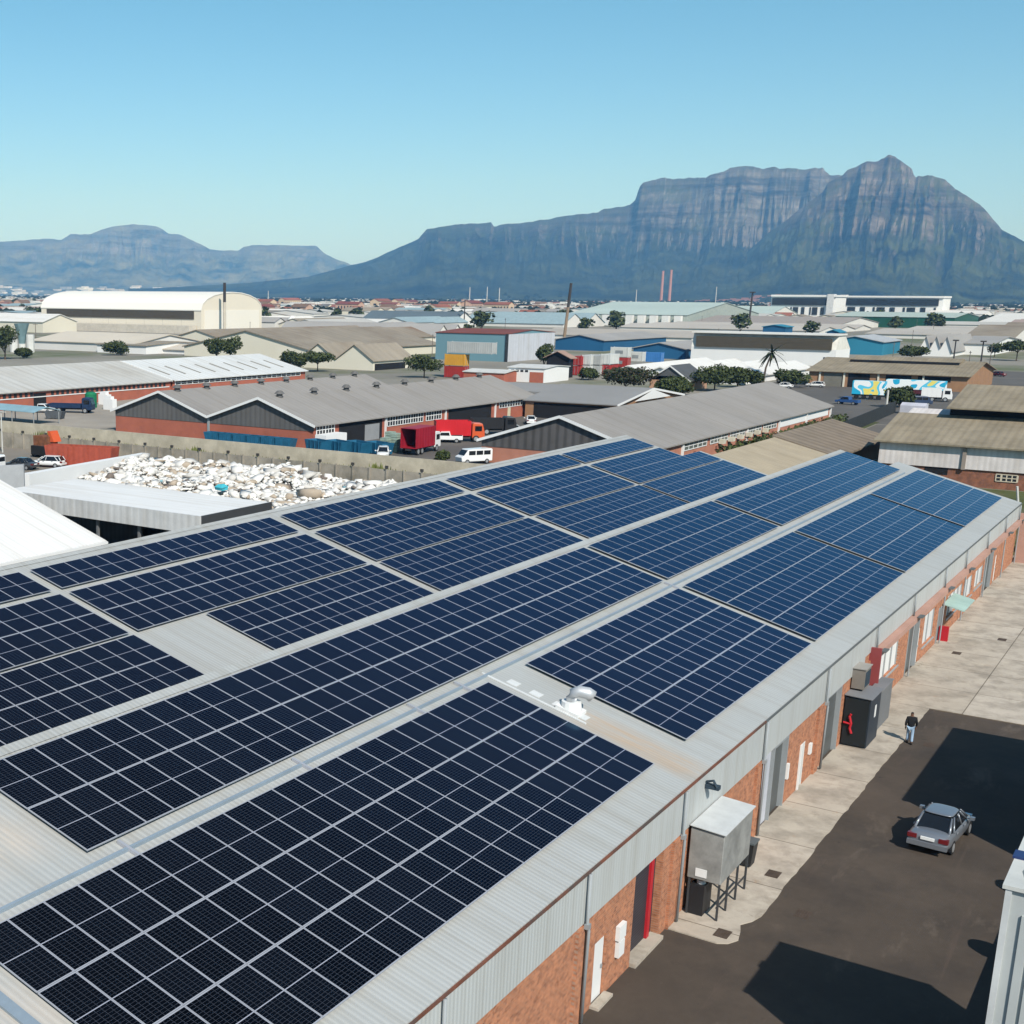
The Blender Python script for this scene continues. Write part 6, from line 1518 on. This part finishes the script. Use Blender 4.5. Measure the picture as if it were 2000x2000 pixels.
# trees among the far roofs
ft = None
for k in range(95):
    dist = 1 / r_.uniform(1 / 3000, 1 / 760); pxx = r_.uniform(-40, 2060); x, y = polar(pxx, dist)
    if y < 30 or not free(x, y, 6): continue
    if ft is None: ft = make_tree("distant_tree", "dark round tree standing among the far roofs", 9.5, 9.5, 91, .15, blobs=7, n=46, leaf=1.05, group="dark trees among the far roofs"); o = ft
    else: o = copy_tree(ft)
    place(o, x, y, 0, r_.uniform(0, 6), r_.uniform(.6, 1.35))
# woods and town running up to the mountain foot: two uncountable masses
ico = bmesh.new(); bmesh.ops.create_icosphere(ico, subdivisions=1, radius=1)
iv = [v.co.copy() for v in ico.verts]; ifc = [[v.index for v in f.verts] for f in ico.faces]; ico.free()
hts = {k: v for k, v in TERR.items()}
def ground_at(pxx, dist):
    best = 0.0
    for nme, (hf, d0, d1) in hts.items():
        if nme == "mountain_range" and pxx > 1480: continue
        if nme == "flat_topped_mountain" and pxx < 252: continue
        if nme == "pointed_peak" and pxx < 1152: continue
        if dist > d0:
            h, _, _ = hf(pxx, (dist - d0) / (d1 - d0)); best = max(best, h - 3)
    return best
V, F = [], []
def blob(x, y, z, s, sq, seed_):
    b0 = len(V)
    for v in iv:
        q = v * (1 + .35 * noise.noise(v * 1.5 + Vector((seed_, 0, 0)))); V.append((x + q.x * s, y + q.y * s, z + q.z * s * sq))
    F.extend([tuple(b0 + i for i in f) for f in ifc])
for k in range(5200):
    u = r_.random()
    pxx = r_.uniform(-60, 2060)
    dist = 1 / r_.uniform(1 / (5900 if pxx > 1100 else 6700), 1 / 2500)
    if noise.noise(Vector((pxx * .006, dist * .0012, 3))) < -.18: continue
    x, y = polar(pxx, dist); z = ground_at(pxx, dist); s = r_.uniform(5, 11) * (dist / 4000) ** .5
    blob(x, y, z + s * .35, s, .75, k * 1.7)
for k in range(1900):
    pxx = r_.uniform(-60, 2060); dist = 1 / r_.uniform(1 / 3600, 1 / 1300)
    if noise.noise(Vector((pxx * .008, dist * .003, 8))) < -.05: continue
    x, y = polar(pxx, dist)
    if y < 30 or not free(x, y, 6): continue
    s = r_.uniform(3.2, 6.5); blob(x, y, s * .5, s, .85, k * 2.3)
me = bpy.data.meshes.new("far_woodland"); me.from_pydata(V, [], F); me.materials.append(M("far_foliage", (0.022, 0.030, 0.016), rough=1, var=0.5, vs=0.01, spec=0.0)); me.update()
o = bpy.data.objects.new("far_woodland", me); COL.objects.link(o); tag(o, "dark belt of trees between the suburb and the mountain foot", "trees", kind="stuff")
b = MB()
for k in range(4200):
    dist = 1 / r_.uniform(1 / 6300, 1 / 2000)
    pxx = r_.uniform(-60, 2060) if r_.random() < .6 else r_.uniform(-60, 820)
    if noise.noise(Vector((pxx * .01, dist * .002, 13))) < -.1: continue
    if pxx > 1050: dist = 1 / r_.uniform(1 / 5650, 1 / 2000)
    x, y = polar(pxx, dist); z = ground_at(pxx, dist); s = r_.uniform(5, 13) * (dist / 4500) ** .6
    s = min(s, 9.0)
    if not free(x, y, 14): continue
    h = s * r_.uniform(.4, .7) + 2.5
    b.box(x - s * r_.uniform(.5, 1.4), x + s, y - s * r_.uniform(.6, 1.8), y + s, z - 10, z + h, r_.choices((0, 1, 2, 3), (50, 22, 14, 14))[0])
for k in range(160):          # town on the lower slopes of the left range
    pxx = r_.uniform(-60, 640); dist = r_.uniform(11600, 12300); x, y = polar(pxx, dist); z = ground_at(pxx, dist); s = r_.uniform(12, 32)
    b.box(x - s, x + s, y - s * 1.5, y + s * 1.5, z - 20, z + s * .6, r_.choice((0, 0, 1, 3)))
for k in range(85):          # reddish quarry-side suburb and pale blocks below the peak
    pxx = r_.gauss(1445, 45) if k < 60 else r_.uniform(1380, 2000); dist = r_.uniform(5800, 6150) if k < 60 else r_.uniform(5000, 5650); x, y = polar(pxx, dist); z = ground_at(pxx, dist); s = r_.uniform(5, 9)
    b.box(x - s, x + s, y - s * 1.6, y + s * 1.6, z - 15, z + s * .7, 2 if k < 60 else r_.choice((0, 1)))
tag(b.build("far_town", [M("far_white", (0.72, 0.72, 0.70)), M("far_cream", (0.52, 0.48, 0.42)), M("far_red", (0.33, 0.16, 0.12)), M("far_grey", (0.32, 0.33, 0.34))]), "pale scattered town buildings at the foot of the mountains", "town", kind="stuff")
